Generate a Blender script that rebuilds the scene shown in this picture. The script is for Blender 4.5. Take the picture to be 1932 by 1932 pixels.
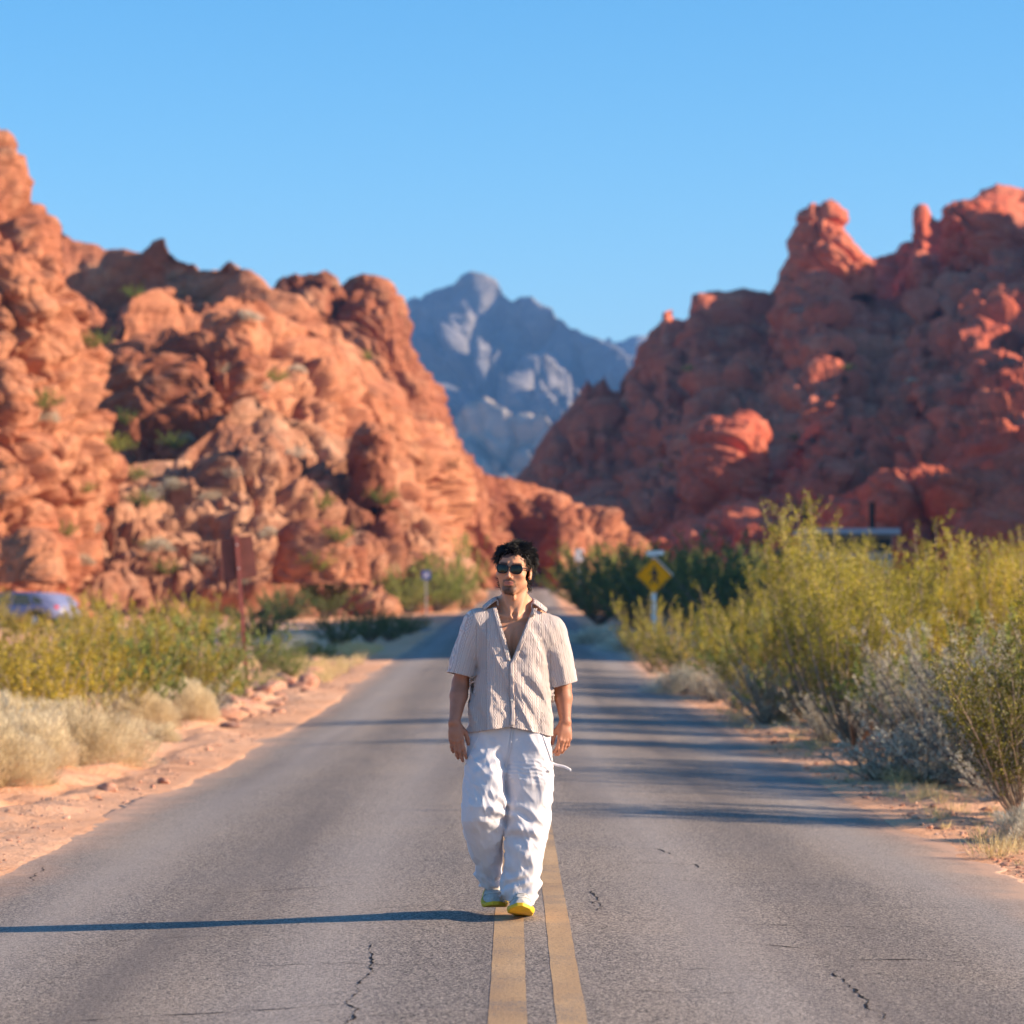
import bpy, bmesh, math, random
import numpy as np
from mathutils import Vector, Matrix, Euler
from mathutils.bvhtree import BVHTree

for o in list(bpy.data.objects): bpy.data.objects.remove(o)
S = bpy.context.scene
COL = S.collection
R = math.radians

# ---------------------------------------------------------------- camera
FPX, CX, HY, CH = 5796.0, 970.0, 1170.0, 1.41      # focal length in picture units, vanishing point, eye height
cd = bpy.data.cameras.new('camera'); cam = bpy.data.objects.new('camera', cd); COL.objects.link(cam)
cam.location = (0, 0, CH); cam.rotation_euler = (R(90), 0, 0)
cd.sensor_width = 36; cd.lens = 108
cd.shift_y = 204/1932.0; cd.shift_x = -4/1932.0
cd.clip_start = 0.5; cd.clip_end = 20000
cd.dof.use_dof = True; cd.dof.focus_distance = 14.5; cd.dof.aperture_fstop = 3.5
S.camera = cam

# ---------------------------------------------------------------- light
SUN_EL, SUN_FWD = 21.0, 6.0                        # degrees up, degrees from +X toward the viewer
sdir = Vector((math.cos(R(SUN_EL))*math.cos(R(SUN_FWD)), -math.cos(R(SUN_EL))*math.sin(R(SUN_FWD)), math.sin(R(SUN_EL))))
w = bpy.data.worlds.new('World'); S.world = w; w.use_nodes = True
nt = w.node_tree; nt.nodes.clear()
sk = nt.nodes.new('ShaderNodeTexSky'); sk.sky_type = 'NISHITA'; sk.sun_disc = False
sk.sun_elevation = R(SUN_EL); sk.sun_rotation = R(90+SUN_FWD)
sk.altitude = 600; sk.air_density = 1.0; sk.dust_density = 0.9; sk.ozone_density = 3.0
bg = nt.nodes.new('ShaderNodeBackground'); bg.inputs['Strength'].default_value = 0.092
wo = nt.nodes.new('ShaderNodeOutputWorld')
hs = nt.nodes.new('ShaderNodeHueSaturation'); hs.inputs['Saturation'].default_value = 1.34; hs.inputs['Hue'].default_value = 0.495; hs.inputs['Value'].default_value = 1.0
nt.links.new(sk.outputs[0], hs.inputs['Color']); nt.links.new(hs.outputs[0], bg.inputs[0]); nt.links.new(bg.outputs[0], wo.inputs[0])
sl = bpy.data.lights.new('sun', 'SUN'); sl.energy = 5.0; sl.angle = R(0.53); sl.color = (1.0, 0.80, 0.57)
sun = bpy.data.objects.new('sun', sl); COL.objects.link(sun); sun.location = (30, 0, 40)
sun.rotation_euler = sdir.to_track_quat('Z', 'Y').to_euler()
S.view_settings.view_transform = 'Standard'; S.view_settings.look = 'None'
S.view_settings.gamma = 1.0; S.view_settings.use_curve_mapping = False
S.view_settings.exposure = 1.25
S.render.resolution_x = S.render.resolution_y = 1024
S.render.engine = 'CYCLES'

# ---------------------------------------------------------------- helpers
rng = np.random.default_rng(7)
def P(x, y, D):
    """world point that lies at depth D on the sight line through (x, y)"""
    return np.array([(x-CX)*D/FPX, D, CH-(y-HY)*D/FPX])

def mesh_np(name, V, F, mat=None, smooth=True):
    """V (n,3); F (m,3) or (m,4) int array -> mesh datablock"""
    me = bpy.data.meshes.new(name)
    V = np.asarray(V, dtype=np.float32); F = np.asarray(F, dtype=np.int32)
    k = F.shape[1]
    me.vertices.add(len(V)); me.vertices.foreach_set('co', V.ravel())
    me.loops.add(F.size); me.loops.foreach_set('vertex_index', F.ravel())
    me.polygons.add(len(F)); me.polygons.foreach_set('loop_start', np.arange(0, F.size, k, dtype=np.int32))
    me.polygons.foreach_set('use_smooth', np.full(len(F), smooth))
    me.update(calc_edges=True); me.validate()
    if mat: me.materials.append(mat)
    return me
def attach(name, me, parent=None):
    o = bpy.data.objects.new(name, me); COL.objects.link(o)
    if parent is not None: o.parent = parent
    return o
def tag(o, label=None, cat=None, group=None, kind=None):
    if label: o['label'] = label
    if cat: o['category'] = cat
    if group: o['group'] = group
    if kind: o['kind'] = kind
    return o
def empty(name, loc, rz=0.0):
    o = bpy.data.objects.new(name, None); COL.objects.link(o); o.location = loc; o.rotation_euler = (0, 0, rz)
    o.empty_display_size = 0.2
    return o
def copy_tree(o, parent=None):
    c = o.copy(); COL.objects.link(c)
    if parent is not None: c.parent = parent
    for ch in list(o.children): copy_tree(ch, c)
    return c
def bm_obj(name, bm, mat, parent=None, smooth=False):
    me = bpy.data.meshes.new(name); bm.to_mesh(me); bm.free()
    if smooth:
        for p in me.polygons: p.use_smooth = True
    me.materials.append(mat)
    return attach(name, me, parent)
def bm_box(bm, c, s, rot=None, bevel=0.0):
    m = Matrix.Translation(c) @ (rot.to_matrix().to_4x4() if rot else Matrix()) @ Matrix.Diagonal((s[0], s[1], s[2], 1))
    r = bmesh.ops.create_cube(bm, size=1.0, matrix=m)
    if bevel:
        es = list({e for v in r['verts'] for e in v.link_edges})
        bmesh.ops.bevel(bm, geom=es, offset=bevel, segments=2, affect='EDGES')
def bm_prism(bm, pts, y0, y1):
    """outline pts in XZ, extruded from y0 to y1"""
    a = [bm.verts.new((p[0], y0, p[1])) for p in pts]; b = [bm.verts.new((p[0], y1, p[1])) for p in pts]
    n = len(pts)
    bm.faces.new(a); bm.faces.new(b[::-1])
    for i in range(n): bm.faces.new((a[i], b[i], b[(i+1) % n], a[(i+1) % n]))
    bmesh.ops.recalc_face_normals(bm, faces=bm.faces[:])

# ---- noise -----------------------------------------------------------------
def _h(ix, iy, iz, s):
    with np.errstate(over='ignore'):
        h = (ix.astype(np.uint32)*np.uint32(374761393) + iy.astype(np.uint32)*np.uint32(668265263)
             + iz.astype(np.uint32)*np.uint32(2147483647) + np.uint32((s*362437+12345) & 0xffffffff))
        h = (h ^ (h >> np.uint32(13)))*np.uint32(1274126177)
        h = (h ^ (h >> np.uint32(15)))*np.uint32(2246822519)
        return h ^ (h >> np.uint32(16))
def _r(h, k):
    with np.errstate(over='ignore'):
        g = (h*np.uint32(2654435761+k*40503*2+1)) ; g ^= g >> np.uint32(15)
        return (g & np.uint32(0xffff)).astype(np.float32)/65535.0
def vn(p, s=0):
    """smooth value noise, -1..1"""
    p = np.asarray(p, dtype=np.float32); i = np.floor(p).astype(np.int32); f = p-i; f = f*f*f*(f*(f*6-15)+10)
    out = 0
    for dx in (0, 1):
        wx = f[:, 0] if dx else 1-f[:, 0]
        for dy in (0, 1):
            wy = f[:, 1] if dy else 1-f[:, 1]
            for dz in (0, 1):
                wz = f[:, 2] if dz else 1-f[:, 2]
                out = out + wx*wy*wz*_r(_h(i[:, 0]+dx, i[:, 1]+dy, i[:, 2]+dz, s), 1)
    return out*2-1
def fbm(p, o=4, s=0, g=0.5):
    a, t = 1.0, 0
    for k in range(o): t = t+a*vn(p, s+k*17); p = p*2.03+7.1; a *= g
    return t
def worley(p, s=0):
    p = np.asarray(p, dtype=np.float32); i = np.floor(p).astype(np.int32)
    f1 = np.full(len(p), 9.0, np.float32); f2 = f1.copy(); idr = np.zeros(len(p), np.float32); fac = idr.copy()
    for dx in (-1, 0, 1):
        for dy in (-1, 0, 1):
            for dz in (-1, 0, 1):
                c = (i[:, 0]+dx, i[:, 1]+dy, i[:, 2]+dz); h = _h(*c, s)
                ax, ay, az = c[0]+0.15+0.7*_r(h, 1)-p[:, 0], c[1]+0.15+0.7*_r(h, 2)-p[:, 1], c[2]+0.15+0.7*_r(h, 3)-p[:, 2]
                d = ax*ax+ay*ay+az*az
                n = d < f1
                fac = np.where(n, ax*(_r(h, 5)*2-1)+ay*(_r(h, 6)*2-1)+az*(_r(h, 7)*2-1), fac)
                f2 = np.where(n, f1, np.minimum(f2, d)); idr = np.where(n, _r(h, 4), idr); f1 = np.where(n, d, f1)
    return np.sqrt(f1), np.sqrt(f2), idr, fac
def sstep(a, b, x):
    t = np.clip((x-a)/(b-a), 0, 1); return t*t*(3-2*t)

# ---- node helper -------------------------------------------------------------
class N:
    def __init__(s, name):
        s.m = bpy.data.materials.new(name); s.m.use_nodes = True; s.t = s.m.node_tree; s.t.nodes.clear()
        s.out = s.n('ShaderNodeOutputMaterial')
    def n(s, typ, **kw):
        nd = s.t.nodes.new(typ)
        for k, v in kw.items(): setattr(nd, k, v)
        return nd
    def l(s, a, b): s.t.links.new(a, b)
    def coord(s, which='Object', scale=(1, 1, 1), rot=(0, 0, 0)):
        c = s.n('ShaderNodeTexCoord'); m = s.n('ShaderNodeMapping'); m.inputs['Scale'].default_value = scale; m.inputs['Rotation'].default_value = rot
        s.l(c.outputs[which], m.inputs[0]); return m.outputs[0]
    def noise(s, vec, scale, detail=4, rough=0.55, dist=0.0, out=0):
        n = s.n('ShaderNodeTexNoise'); n.inputs['Scale'].default_value = scale; n.inputs['Detail'].default_value = detail
        n.inputs['Roughness'].default_value = rough; n.inputs['Distortion'].default_value = dist
        if vec is not None: s.l(vec, n.inputs['Vector'])
        return n.outputs[out]
    def voro(s, vec, scale, feature='F1', out='Distance', rnd=1.0):
        n = s.n('ShaderNodeTexVoronoi'); n.feature = feature; n.inputs['Scale'].default_value = scale; n.inputs['Randomness'].default_value = rnd
        s.l(vec, n.inputs['Vector']); return n.outputs[out]
    def ramp(s, fac, stops, interp='LINEAR'):
        r = s.n('ShaderNodeValToRGB'); e = r.color_ramp.elements; r.color_ramp.interpolation = interp
        while len(e) < len(stops): e.new(0.5)
        for i, (p, c) in enumerate(stops):
            e[i].position = p; e[i].color = (c, c, c, 1) if isinstance(c, (int, float)) else (c[0], c[1], c[2], 1)
        s.l(fac, r.inputs[0]); return r.outputs[0]
    def mix(s, fac, a, b, mode='MIX'):
        m = s.n('ShaderNodeMix', data_type='RGBA', blend_type=mode)
        for inp, v in ((m.inputs[0], fac), (m.inputs[6], a), (m.inputs[7], b)):
            if isinstance(v, (int, float)): inp.default_value = v if inp is m.inputs[0] else (v, v, v, 1)
            elif isinstance(v, tuple): inp.default_value = (v[0], v[1], v[2], 1)
            else: s.l(v, inp)
        return m.outputs[2]
    def math(s, op, a, b=0.0, clamp=False):
        m = s.n('ShaderNodeMath', operation=op); m.use_clamp = clamp
        for inp, v in ((m.inputs[0], a), (m.inputs[1], b)):
            if isinstance(v, (int, float)): inp.default_value = v
            else: s.l(v, inp)
        return m.outputs[0]
    def bump(s, h, strength, dist, nrm=None):
        b = s.n('ShaderNodeBump'); b.inputs['Strength'].default_value = strength; b.inputs['Distance'].default_value = dist
        s.l(h, b.inputs['Height'])
        if nrm is not None: s.l(nrm, b.inputs['Normal'])
        return b.outputs[0]
    def bsdf(s, col, rough=0.9, nrm=None, spec=0.3, **kw):
        b = s.n('ShaderNodeBsdfPrincipled')
        if isinstance(col, tuple): b.inputs['Base Color'].default_value = (col[0], col[1], col[2], 1)
        else: s.l(col, b.inputs['Base Color'])
        if isinstance(rough, (int, float)): b.inputs['Roughness'].default_value = rough
        else: s.l(rough, b.inputs['Roughness'])
        b.inputs['Specular IOR Level'].default_value = spec
        if nrm is not None: s.l(nrm, b.inputs['Normal'])
        for k, v in kw.items(): b.inputs[k.replace('_', ' ')].default_value = v
        s.l(b.outputs[0], s.out.inputs[0]); s.b = b
        return s.m
def plain(name, col, rough=0.6, spec=0.4, metal=0.0, var=0.12, sc=6.0, bumpy=0.0):
    """painted or bare surface with slight mottling"""
    n = N(name); v = n.coord()
    f = n.noise(v, sc, 5, 0.6)
    dark = tuple(c*(1-var*1.6) for c in col); lite = tuple(min(1, c*(1+var)) for c in col)
    c = n.ramp(f, [(0.3, dark), (0.7, lite)])
    nr = n.bump(n.noise(v, sc*8, 3), 0.3, bumpy) if bumpy else None
    m = n.bsdf(c, rough, nr, spec); n.b.inputs['Metallic'].default_value = metal
    return m

# ---------------------------------------------------------------- materials of the ground and rock
def rock_mat(name, c_dark, c_mid, c_lite, c_pale, bs=1.0, sc=1.0):
    n = N(name); v = n.coord('Object', (1, 1, 1))
    vs = n.coord('Object', (0.15*sc, 0.15*sc, 1.1*sc), (0.12, 0.1, 0))
    big = n.noise(v, 0.05*sc, 5, 0.6, 0.8)
    med = n.noise(v, 0.35*sc, 6, 0.65, 0.5)
    fine = n.noise(v, 2.2*sc, 6, 0.7)
    c = n.ramp(big, [(0.30, c_dark), (0.47, c_mid), (0.62, c_lite)])
    c = n.mix(n.ramp(med, [(0.52, 0.0), (0.72, 0.75)]), c, c_pale)
    c = n.mix(n.ramp(n.noise(vs, 1.0, 5, 0.6, 0.6), [(0.36, 0.5), (0.50, 0.0)]), c, c_dark)
    c = n.mix(n.ramp(fine, [(0.30, 0.45), (0.55, 0.0)]), c, tuple(x*0.62 for x in c_dark))
    h1 = n.noise(vs, 2.0, 6, 0.7, 1.0)
    h2 = n.voro(v, 0.8*sc)
    nr = n.bump(h1, 0.7*bs, 0.5/sc); nr = n.bump(h2, 0.4*bs, 0.35/sc, nr); nr = n.bump(fine, 0.6*bs, 0.2/sc, nr)
    return n.bsdf(c, 0.95, nr, 0.15)
M = {}
M['rock_l'] = rock_mat('orange sandstone', (0.20, 0.058, 0.035), (0.43, 0.160, 0.088), (0.56, 0.245, 0.135), (0.62, 0.33, 0.20))
M['rock_p'] = rock_mat('pale orange sandstone', (0.26, 0.09, 0.055), (0.50, 0.245, 0.145), (0.62, 0.335, 0.21), (0.68, 0.43, 0.30))
M['rock_r'] = rock_mat('red sandstone', (0.44, 0.090, 0.052), (0.62, 0.150, 0.085), (0.68, 0.205, 0.12), (0.70, 0.29, 0.18))
M['mount'] = rock_mat('haze tinted grey limestone', (0.11, 0.11, 0.13), (0.17, 0.165, 0.19), (0.24, 0.22, 0.23), (0.40, 0.34, 0.30), 0.8, 0.04)  # rock darkened and blued, its colour standing in for part of the haze
M['sunlit_lime'] = rock_mat('limestone painted sunlit', (0.26, 0.21, 0.19), (0.46, 0.38, 0.32), (0.60, 0.49, 0.41), (0.72, 0.60, 0.50), 0.8, 0.04)  # brighter rock colour standing in for sunlight on the foothill
M['stone'] = rock_mat('loose stone', (0.30, 0.12, 0.08), (0.48, 0.24, 0.16), (0.60, 0.36, 0.26), (0.70, 0.52, 0.42), 0.15, 8.0)

def sand_mat():
    n = N('pink desert sand'); v = n.coord()
    big = n.noise(v, 0.25, 5, 0.6, 0.4); med = n.noise(v, 2.5, 6, 0.65, 0.3); fine = n.noise(v, 60, 4, 0.7); grit = n.voro(v, 90, 'F1', 'Color')
    c = n.ramp(big, [(0.32, (0.60, 0.28, 0.15)), (0.52, (0.74, 0.38, 0.22)), (0.68, (0.78, 0.46, 0.30))])
    c = n.mix(n.ramp(med, [(0.40, 0.0), (0.66, 0.8)]), c, (0.80, 0.45, 0.28))
    c = n.mix(n.ramp(fine, [(0.56, 0.0), (0.68, 0.55)]), c, (0.30, 0.15, 0.09))
    pal = n.ramp(n.noise(v, 35, 2), [(0.62, 0.0), (0.70, 0.6)])
    c = n.mix(pal, c, (0.78, 0.62, 0.50))
    nr = n.bump(med, 0.8, 0.12); nr = n.bump(fine, 0.7, 0.02, nr)
    return n.bsdf(c, 0.97, nr, 0.1)
M['sand'] = sand_mat()

def asphalt_mat(name='weathered asphalt', edges=True):
    n = N(name); v = n.coord()
    ln = n.coord('Object', (1.0, 0.035, 1.0))                       # long streaks worn by the wheels
    track = n.noise(ln, 1.1, 4, 0.6, 0.3)
    patch = n.noise(v, 0.45, 6, 0.65, 0.5); sp = n.noise(v, 95, 3, 0.75); agg = n.voro(v, 115, 'F1', 'Color')
    c = n.ramp(track, [(0.30, (0.180, 0.150, 0.140)), (0.52, (0.240, 0.197, 0.180)), (0.70, (0.320, 0.264, 0.235))])
    c = n.mix(n.ramp(patch, [(0.40, 0.0), (0.64, 0.55)]), c, (0.34, 0.262, 0.205))
    bw = n.n('ShaderNodeRGBToBW'); n.l(agg, bw.inputs[0])
    c = n.mix(n.ramp(bw.outputs[0], [(0.24, 0.92), (0.46, 0.0)]), c, (0.030, 0.026, 0.028))
    c = n.mix(n.ramp(bw.outputs[0], [(0.58, 0.0), (0.78, 0.75)]), c, (0.52, 0.43, 0.36))
    c = n.mix(n.ramp(sp, [(0.34, 0.75), (0.46, 0.0)]), c, (0.040, 0.034, 0.036))
    if edges:
        at = n.n('ShaderNodeAttribute'); at.attribute_name = 'edge'        # metres in from the ragged edge
        dn = n.noise(n.coord('Object', (1, 0.5, 1)), 2.2, 6, 0.7); e = n.math('SUBTRACT', at.outputs['Fac'], n.math('MULTIPLY', n.math('SUBTRACT', dn, 0.36), 0.75))
        c = n.mix(n.ramp(e, [(0.0, 0.88), (0.16, 0.35), (0.45, 0.0)]), c, (0.62, 0.36, 0.24))
        c = n.mix(n.ramp(n.noise(n.coord('Object', (1, 0.09, 1)), 0.9, 5, 0.6, 0.4), [(0.50, 0.0), (0.66, 0.30)]), c, (0.46, 0.35, 0.27))
        c = n.mix(n.ramp(n.noise(n.coord('Object', (1, 0.03, 1)), 1.7, 3, 0.5), [(0.36, 0.40), (0.47, 0.0)]), c, (0.13, 0.105, 0.10))
        sx_ = n.n('ShaderNodeSeparateXYZ'); n.l(n.coord(), sx_.inputs[0])
        wob = n.math('MULTIPLY', n.math('SUBTRACT', n.noise(n.coord('Object', (0.2, 0.05, 1)), 1.0, 3), 0.5), 0.9)
        ax_ = n.math('ABSOLUTE', n.math('SUBTRACT', n.math('ABSOLUTE', n.math('ADD', sx_.outputs[0], wob)), 1.62))
        wheel = n.math('SUBTRACT', 1.0, n.math('DIVIDE', n.math('ABSOLUTE', n.math('SUBTRACT', ax_, 0.72)), 0.42), clamp=True)
        c = n.mix(n.math('MULTIPLY', wheel, 0.38), c, (0.40, 0.345, 0.32))
        cen = n.math('SUBTRACT', 1.0, n.math('DIVIDE', ax_, 0.40), clamp=True)
        c = n.mix(n.math('MULTIPLY', cen, 0.35), c, (0.12, 0.095, 0.085))
    nr = n.bump(sp, 0.9, 0.008); nr = n.bump(bw.outputs[0], 0.7, 0.005, nr)
    return n.bsdf(c, 0.82, nr, 0.28)
M['asphalt'] = asphalt_mat(); M['asphalt_plain'] = asphalt_mat('side road asphalt', False)
def paint_mat():
    n = N('worn yellow road paint'); v = n.coord()
    sp = n.noise(v, 70, 4, 0.75); big = n.noise(n.coord('Object', (1, 0.25, 1)), 3.0, 5, 0.6)
    c = n.ramp(big, [(0.3, (0.37, 0.225, 0.12)), (0.55, (0.47, 0.295, 0.155)), (0.75, (0.54, 0.35, 0.20))])
    c = n.mix(n.ramp(sp, [(0.36, 0.9), (0.45, 0.0)]), c, (0.10, 0.085, 0.08))
    wr = n.math('MULTIPLY', n.noise(v, 120, 2), n.noise(v, 2.2, 4))
    c = n.mix(n.ramp(wr, [(0.27, 0.0), (0.36, 0.85)]), c, (0.19, 0.155, 0.135))
    nr = n.bump(sp, 0.8, 0.006)
    return n.bsdf(c, 0.8, nr, 0.3)
M['paint'] = paint_mat()
M['crack'] = plain('crack filler', (0.022, 0.018, 0.02), 0.95, 0.1)

# ---------------------------------------------------------------- terrain shape
_zy = np.array([-200, 0, 36, 50, 75, 110, 181, 235, 290, 330, 400, 600, 1500, 4000.])
_zz = np.array([0, 0, 0, 0.12, 0.50, 1.02, 2.15, 3.45, 5.0, 6.2, 7.6, 8, 8, 8])
_gy = np.linspace(-200, 4000, 8401); _gz = np.interp(_gy, _zy, _zz)
_k = np.hanning(41); _k /= _k.sum(); _gz = np.convolve(np.pad(_gz, 20, mode='edge'), _k, 'valid')
def zr(Y): return np.interp(Y, _gy, _gz)-0.030
_cy = np.array([-200, 180, 235, 290, 330, 380, 460, 4000.]); _cx = np.array([0, 0, 0.35, 1.5, 1.2, -6, -30, -30.])
_gc = np.interp(_gy, _cy, _cx); _k2 = np.hanning(61); _k2 /= _k2.sum(); _gc = np.convolve(np.pad(_gc, 30, mode='edge'), _k2, 'valid')
def xc(Y): return np.interp(Y, _gy, _gc)
RL, RR = -3.16, 2.93
def side_edge(X):                                    # the side road that leaves to the left: centre line y for a given x
    return 118 + 0.004*(X+3)**2*0.8
def ground_z(X, Y):
    X = np.asarray(X, float); Y = np.asarray(Y, float)
    z = zr(Y); u = X-xc(Y)
    out = np.maximum(np.maximum(RL-u, u-RR), 0)       # distance outside the asphalt
    p = np.stack([X, Y, 0*X], -1).reshape(-1, 3)
    n1 = fbm(p*0.12, 3, 3).reshape(X.shape); n2 = fbm(p*0.9, 3, 9).reshape(X.shape); n3 = fbm(p*3.1, 3, 21).reshape(X.shape)
    near = sstep(140, 60, Y)
    ins = np.clip(np.minimum(u-RL, RR-u), 0, 9)
    z = z - 0.060 - 0.15*sstep(0.15, 0.5, ins)
    z = z + sstep(0.6, 8, out)*(0.18*n1+0.10*n2*near) + 0.045*n2*sstep(0.0, 1.2, out)*near + 0.042*n3*sstep(0.12, 0.6, out)*near
    rut = np.exp(-((u+4.1+0.25*np.sin(Y*0.35))/0.22)**2)+np.exp(-((u+5.0+0.25*np.sin(Y*0.31+1))/0.2)**2)   # tyre ruts in the left shoulder
    z = z - 0.065*rut*near*(out > 0.3)
    z = z + 0.012*np.clip(-u-12, 0, 60)*sstep(60, 140, Y)
    sd = np.abs(Y-side_edge(X)); z = z - 0.16*sstep(3.4, 3.0, sd)*(u < RL)*(X > -75)
    return z
def gz1(X, Y): return float(ground_z(np.array([X]), np.array([Y]))[0])
def grid_faces(nu, nv):
    i = np.arange(nu-1)[:, None]*nv+np.arange(nv-1)[None, :]; i = i.ravel()
    return np.stack([i, i+nv, i+nv+1, i+1], -1)
def axis(segs):
    a = [segs[0][0]]
    for (x0, x1, step0, step1) in segs:
        x, L = x0, x1-x0
        while x < x1-1e-6:
            t = (x-x0)/L; x = min(x1, x+step0*(step1/step0)**t); a.append(x)
    return np.unique(np.array(a))
xp = axis([(0, 9, 0.09, 0.12), (9, 60, 0.14, 3.0), (60, 6000, 4, 900)]); gx = np.concatenate([-xp[::-1][:-1], xp])
gy = axis([(-300, 2, 60, 2), (2, 9.5, 0.6, 0.2), (9.5, 50, 0.10, 0.22), (50, 320, 0.25, 5), (320, 9000, 8, 900)])
GX, GY = np.meshgrid(gx, gy, indexing='ij')
V = np.stack([GX, GY, ground_z(GX, GY)], -1).reshape(-1, 3)
o = attach('ground', mesh_np('ground', V, grid_faces(len(gx), len(gy))[:, ::1], M['sand'])); tag(o, kind='structure')
tag(o, 'pink desert sand beside the road')

# road: crowned asphalt sheet with a ragged edge
ry = axis([(-60, 8, 6, 0.3), (8, 60, 0.10, 0.3), (60, 420, 0.4, 4)])
ru = np.concatenate([[RL-0.03], RL+np.array([0, .04, .09]), np.linspace(RL+.15, RR-.15, 39), RR-np.array([.09, .04, 0]), [RR+0.03]])
RU, RY = np.meshgrid(ru, ry, indexing='ij')
p = np.stack([0*ry, ry, 0*ry], -1)
eL = 0.07*fbm(p*1.7, 4, 5)+0.05*vn(p*9, 8); eR = 0.07*fbm(p*1.7+50, 4, 6)+0.05*vn(p*9+40, 9)
t = (RU-RL)/(RR-RL); X = RU + (1-np.clip(t, 0, 1))**8*eL[None] + np.clip(t, 0, 1)**8*eR[None]
MID = 0.08
def crown(u): return -0.085*(np.abs(u-MID)/3.1)**1.25
pp = np.stack([X, RY, 0*X], -1).reshape(-1, 3)
Z = zr(RY)+crown(RU)+0.012*fbm(pp*0.35, 3, 31).reshape(X.shape)*1.0
Z[0] -= 0.12; Z[-1] -= 0.12
V = np.stack([X+xc(RY), RY, Z+0.02], -1).reshape(-1, 3)
rme = mesh_np('road', V, grid_faces(len(ru), len(ry)), M['asphalt'])
red = np.minimum(RU-RL, RR-RU).clip(0, 9)
_a = rme.attributes.new('edge', 'FLOAT', 'POINT'); _a.data.foreach_set('value', red.ravel().astype(np.float32))
road = tag(attach('road', rme), 'narrow grey asphalt road running away through the desert', kind='structure')
def road_z(X, Y):
    X = np.asarray(X, float); Y = np.asarray(Y, float); p = np.stack([X-xc(Y), Y, 0*X], -1).reshape(-1, 3)
    return zr(Y)+crown(X-xc(Y))+0.012*fbm(p*0.35, 3, 31).reshape(X.shape)+0.02
road.update_tag()
rbv = BVHTree.FromPolygons([tuple(v) for v in V.tolist()], grid_faces(len(ru), len(ry)).tolist())
def rz(X, Y):
    h = rbv.ray_cast(Vector((X, Y, 50)), Vector((0, 0, -1)))
    return h[0].z if h[0] else gz1(X, Y)
# double yellow line
for i, (a, b) in enumerate(((-0.092, 0.045), (0.148, 0.258))):
    us = np.linspace(a, b, 5); LU, LY = np.meshgrid(us, ry, indexing='ij')
    jit = 0.0015*vn(np.stack([0*ry+i*9, ry*6, 0*ry], -1), 4)
    LX = LU+jit[None]*np.array([1, 0, 0, 0, -1])[:, None]+xc(LY)
    LZ = np.array([[rz(float(x), float(y)) for x, y in zip(rx, ryy)] for rx, ryy in zip(LX, LY)])+0.0012
    o = attach('yellow_line', mesh_np('yellow_line', np.stack([LX, LY, LZ], -1).reshape(-1, 3), grid_faces(5, len(ry)), M['paint']), road)
# cracks, traced as thin jagged ribbons pressed into the asphalt
def crack(pts, w0, seed):
    pts = [((x-CX)*FPX*1.385/(y-HY)/FPX, FPX*1.385/(y-HY)) for x, y in pts]
    q = []
    for (a, b) in zip(pts[:-1], pts[1:]):
        n = max(2, int(math.dist(a, b)/0.035))
        for k in range(n): q.append((a[0]+(b[0]-a[0])*k/n, a[1]+(b[1]-a[1])*k/n))
    q = np.array(q+[pts[-1]]); n = len(q); s = np.arange(n)*0.035
    d = np.gradient(q, axis=0); d /= np.linalg.norm(d, axis=1)[:, None]+1e-9; nn = np.stack([-d[:, 1], d[:, 0]], -1)
    pr = np.stack([s, 0*s+seed, 0*s], -1); q = q+nn*(0.022*fbm(pr*4, 3, seed)+0.008*vn(pr*25, seed))[:, None]
    w0 = w0*(2.0 if abs(pts[-1][0]-pts[0][0]) > 1.2*abs(pts[-1][1]-pts[0][1]) else 1.0)
    wd = np.clip(w0*0.52*(0.55+0.8*vn(pr*18, seed+3)), w0*0.09, 1)[:, None]*0.5
    wd *= np.sin(np.linspace(0.1, math.pi-0.1, n))[:, None]**0.4
    a, b = q+nn*wd, q-nn*wd
    V = [(x, y, rz(x, y)+0.002) for x, y in np.concatenate([a, b])]
    return np.array(V), np.stack([np.arange(n-1), np.arange(1, n), np.arange(n+1, 2*n), np.arange(n, 2*n-1)], -1)
cv, cf, off = [], [], 0
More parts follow.
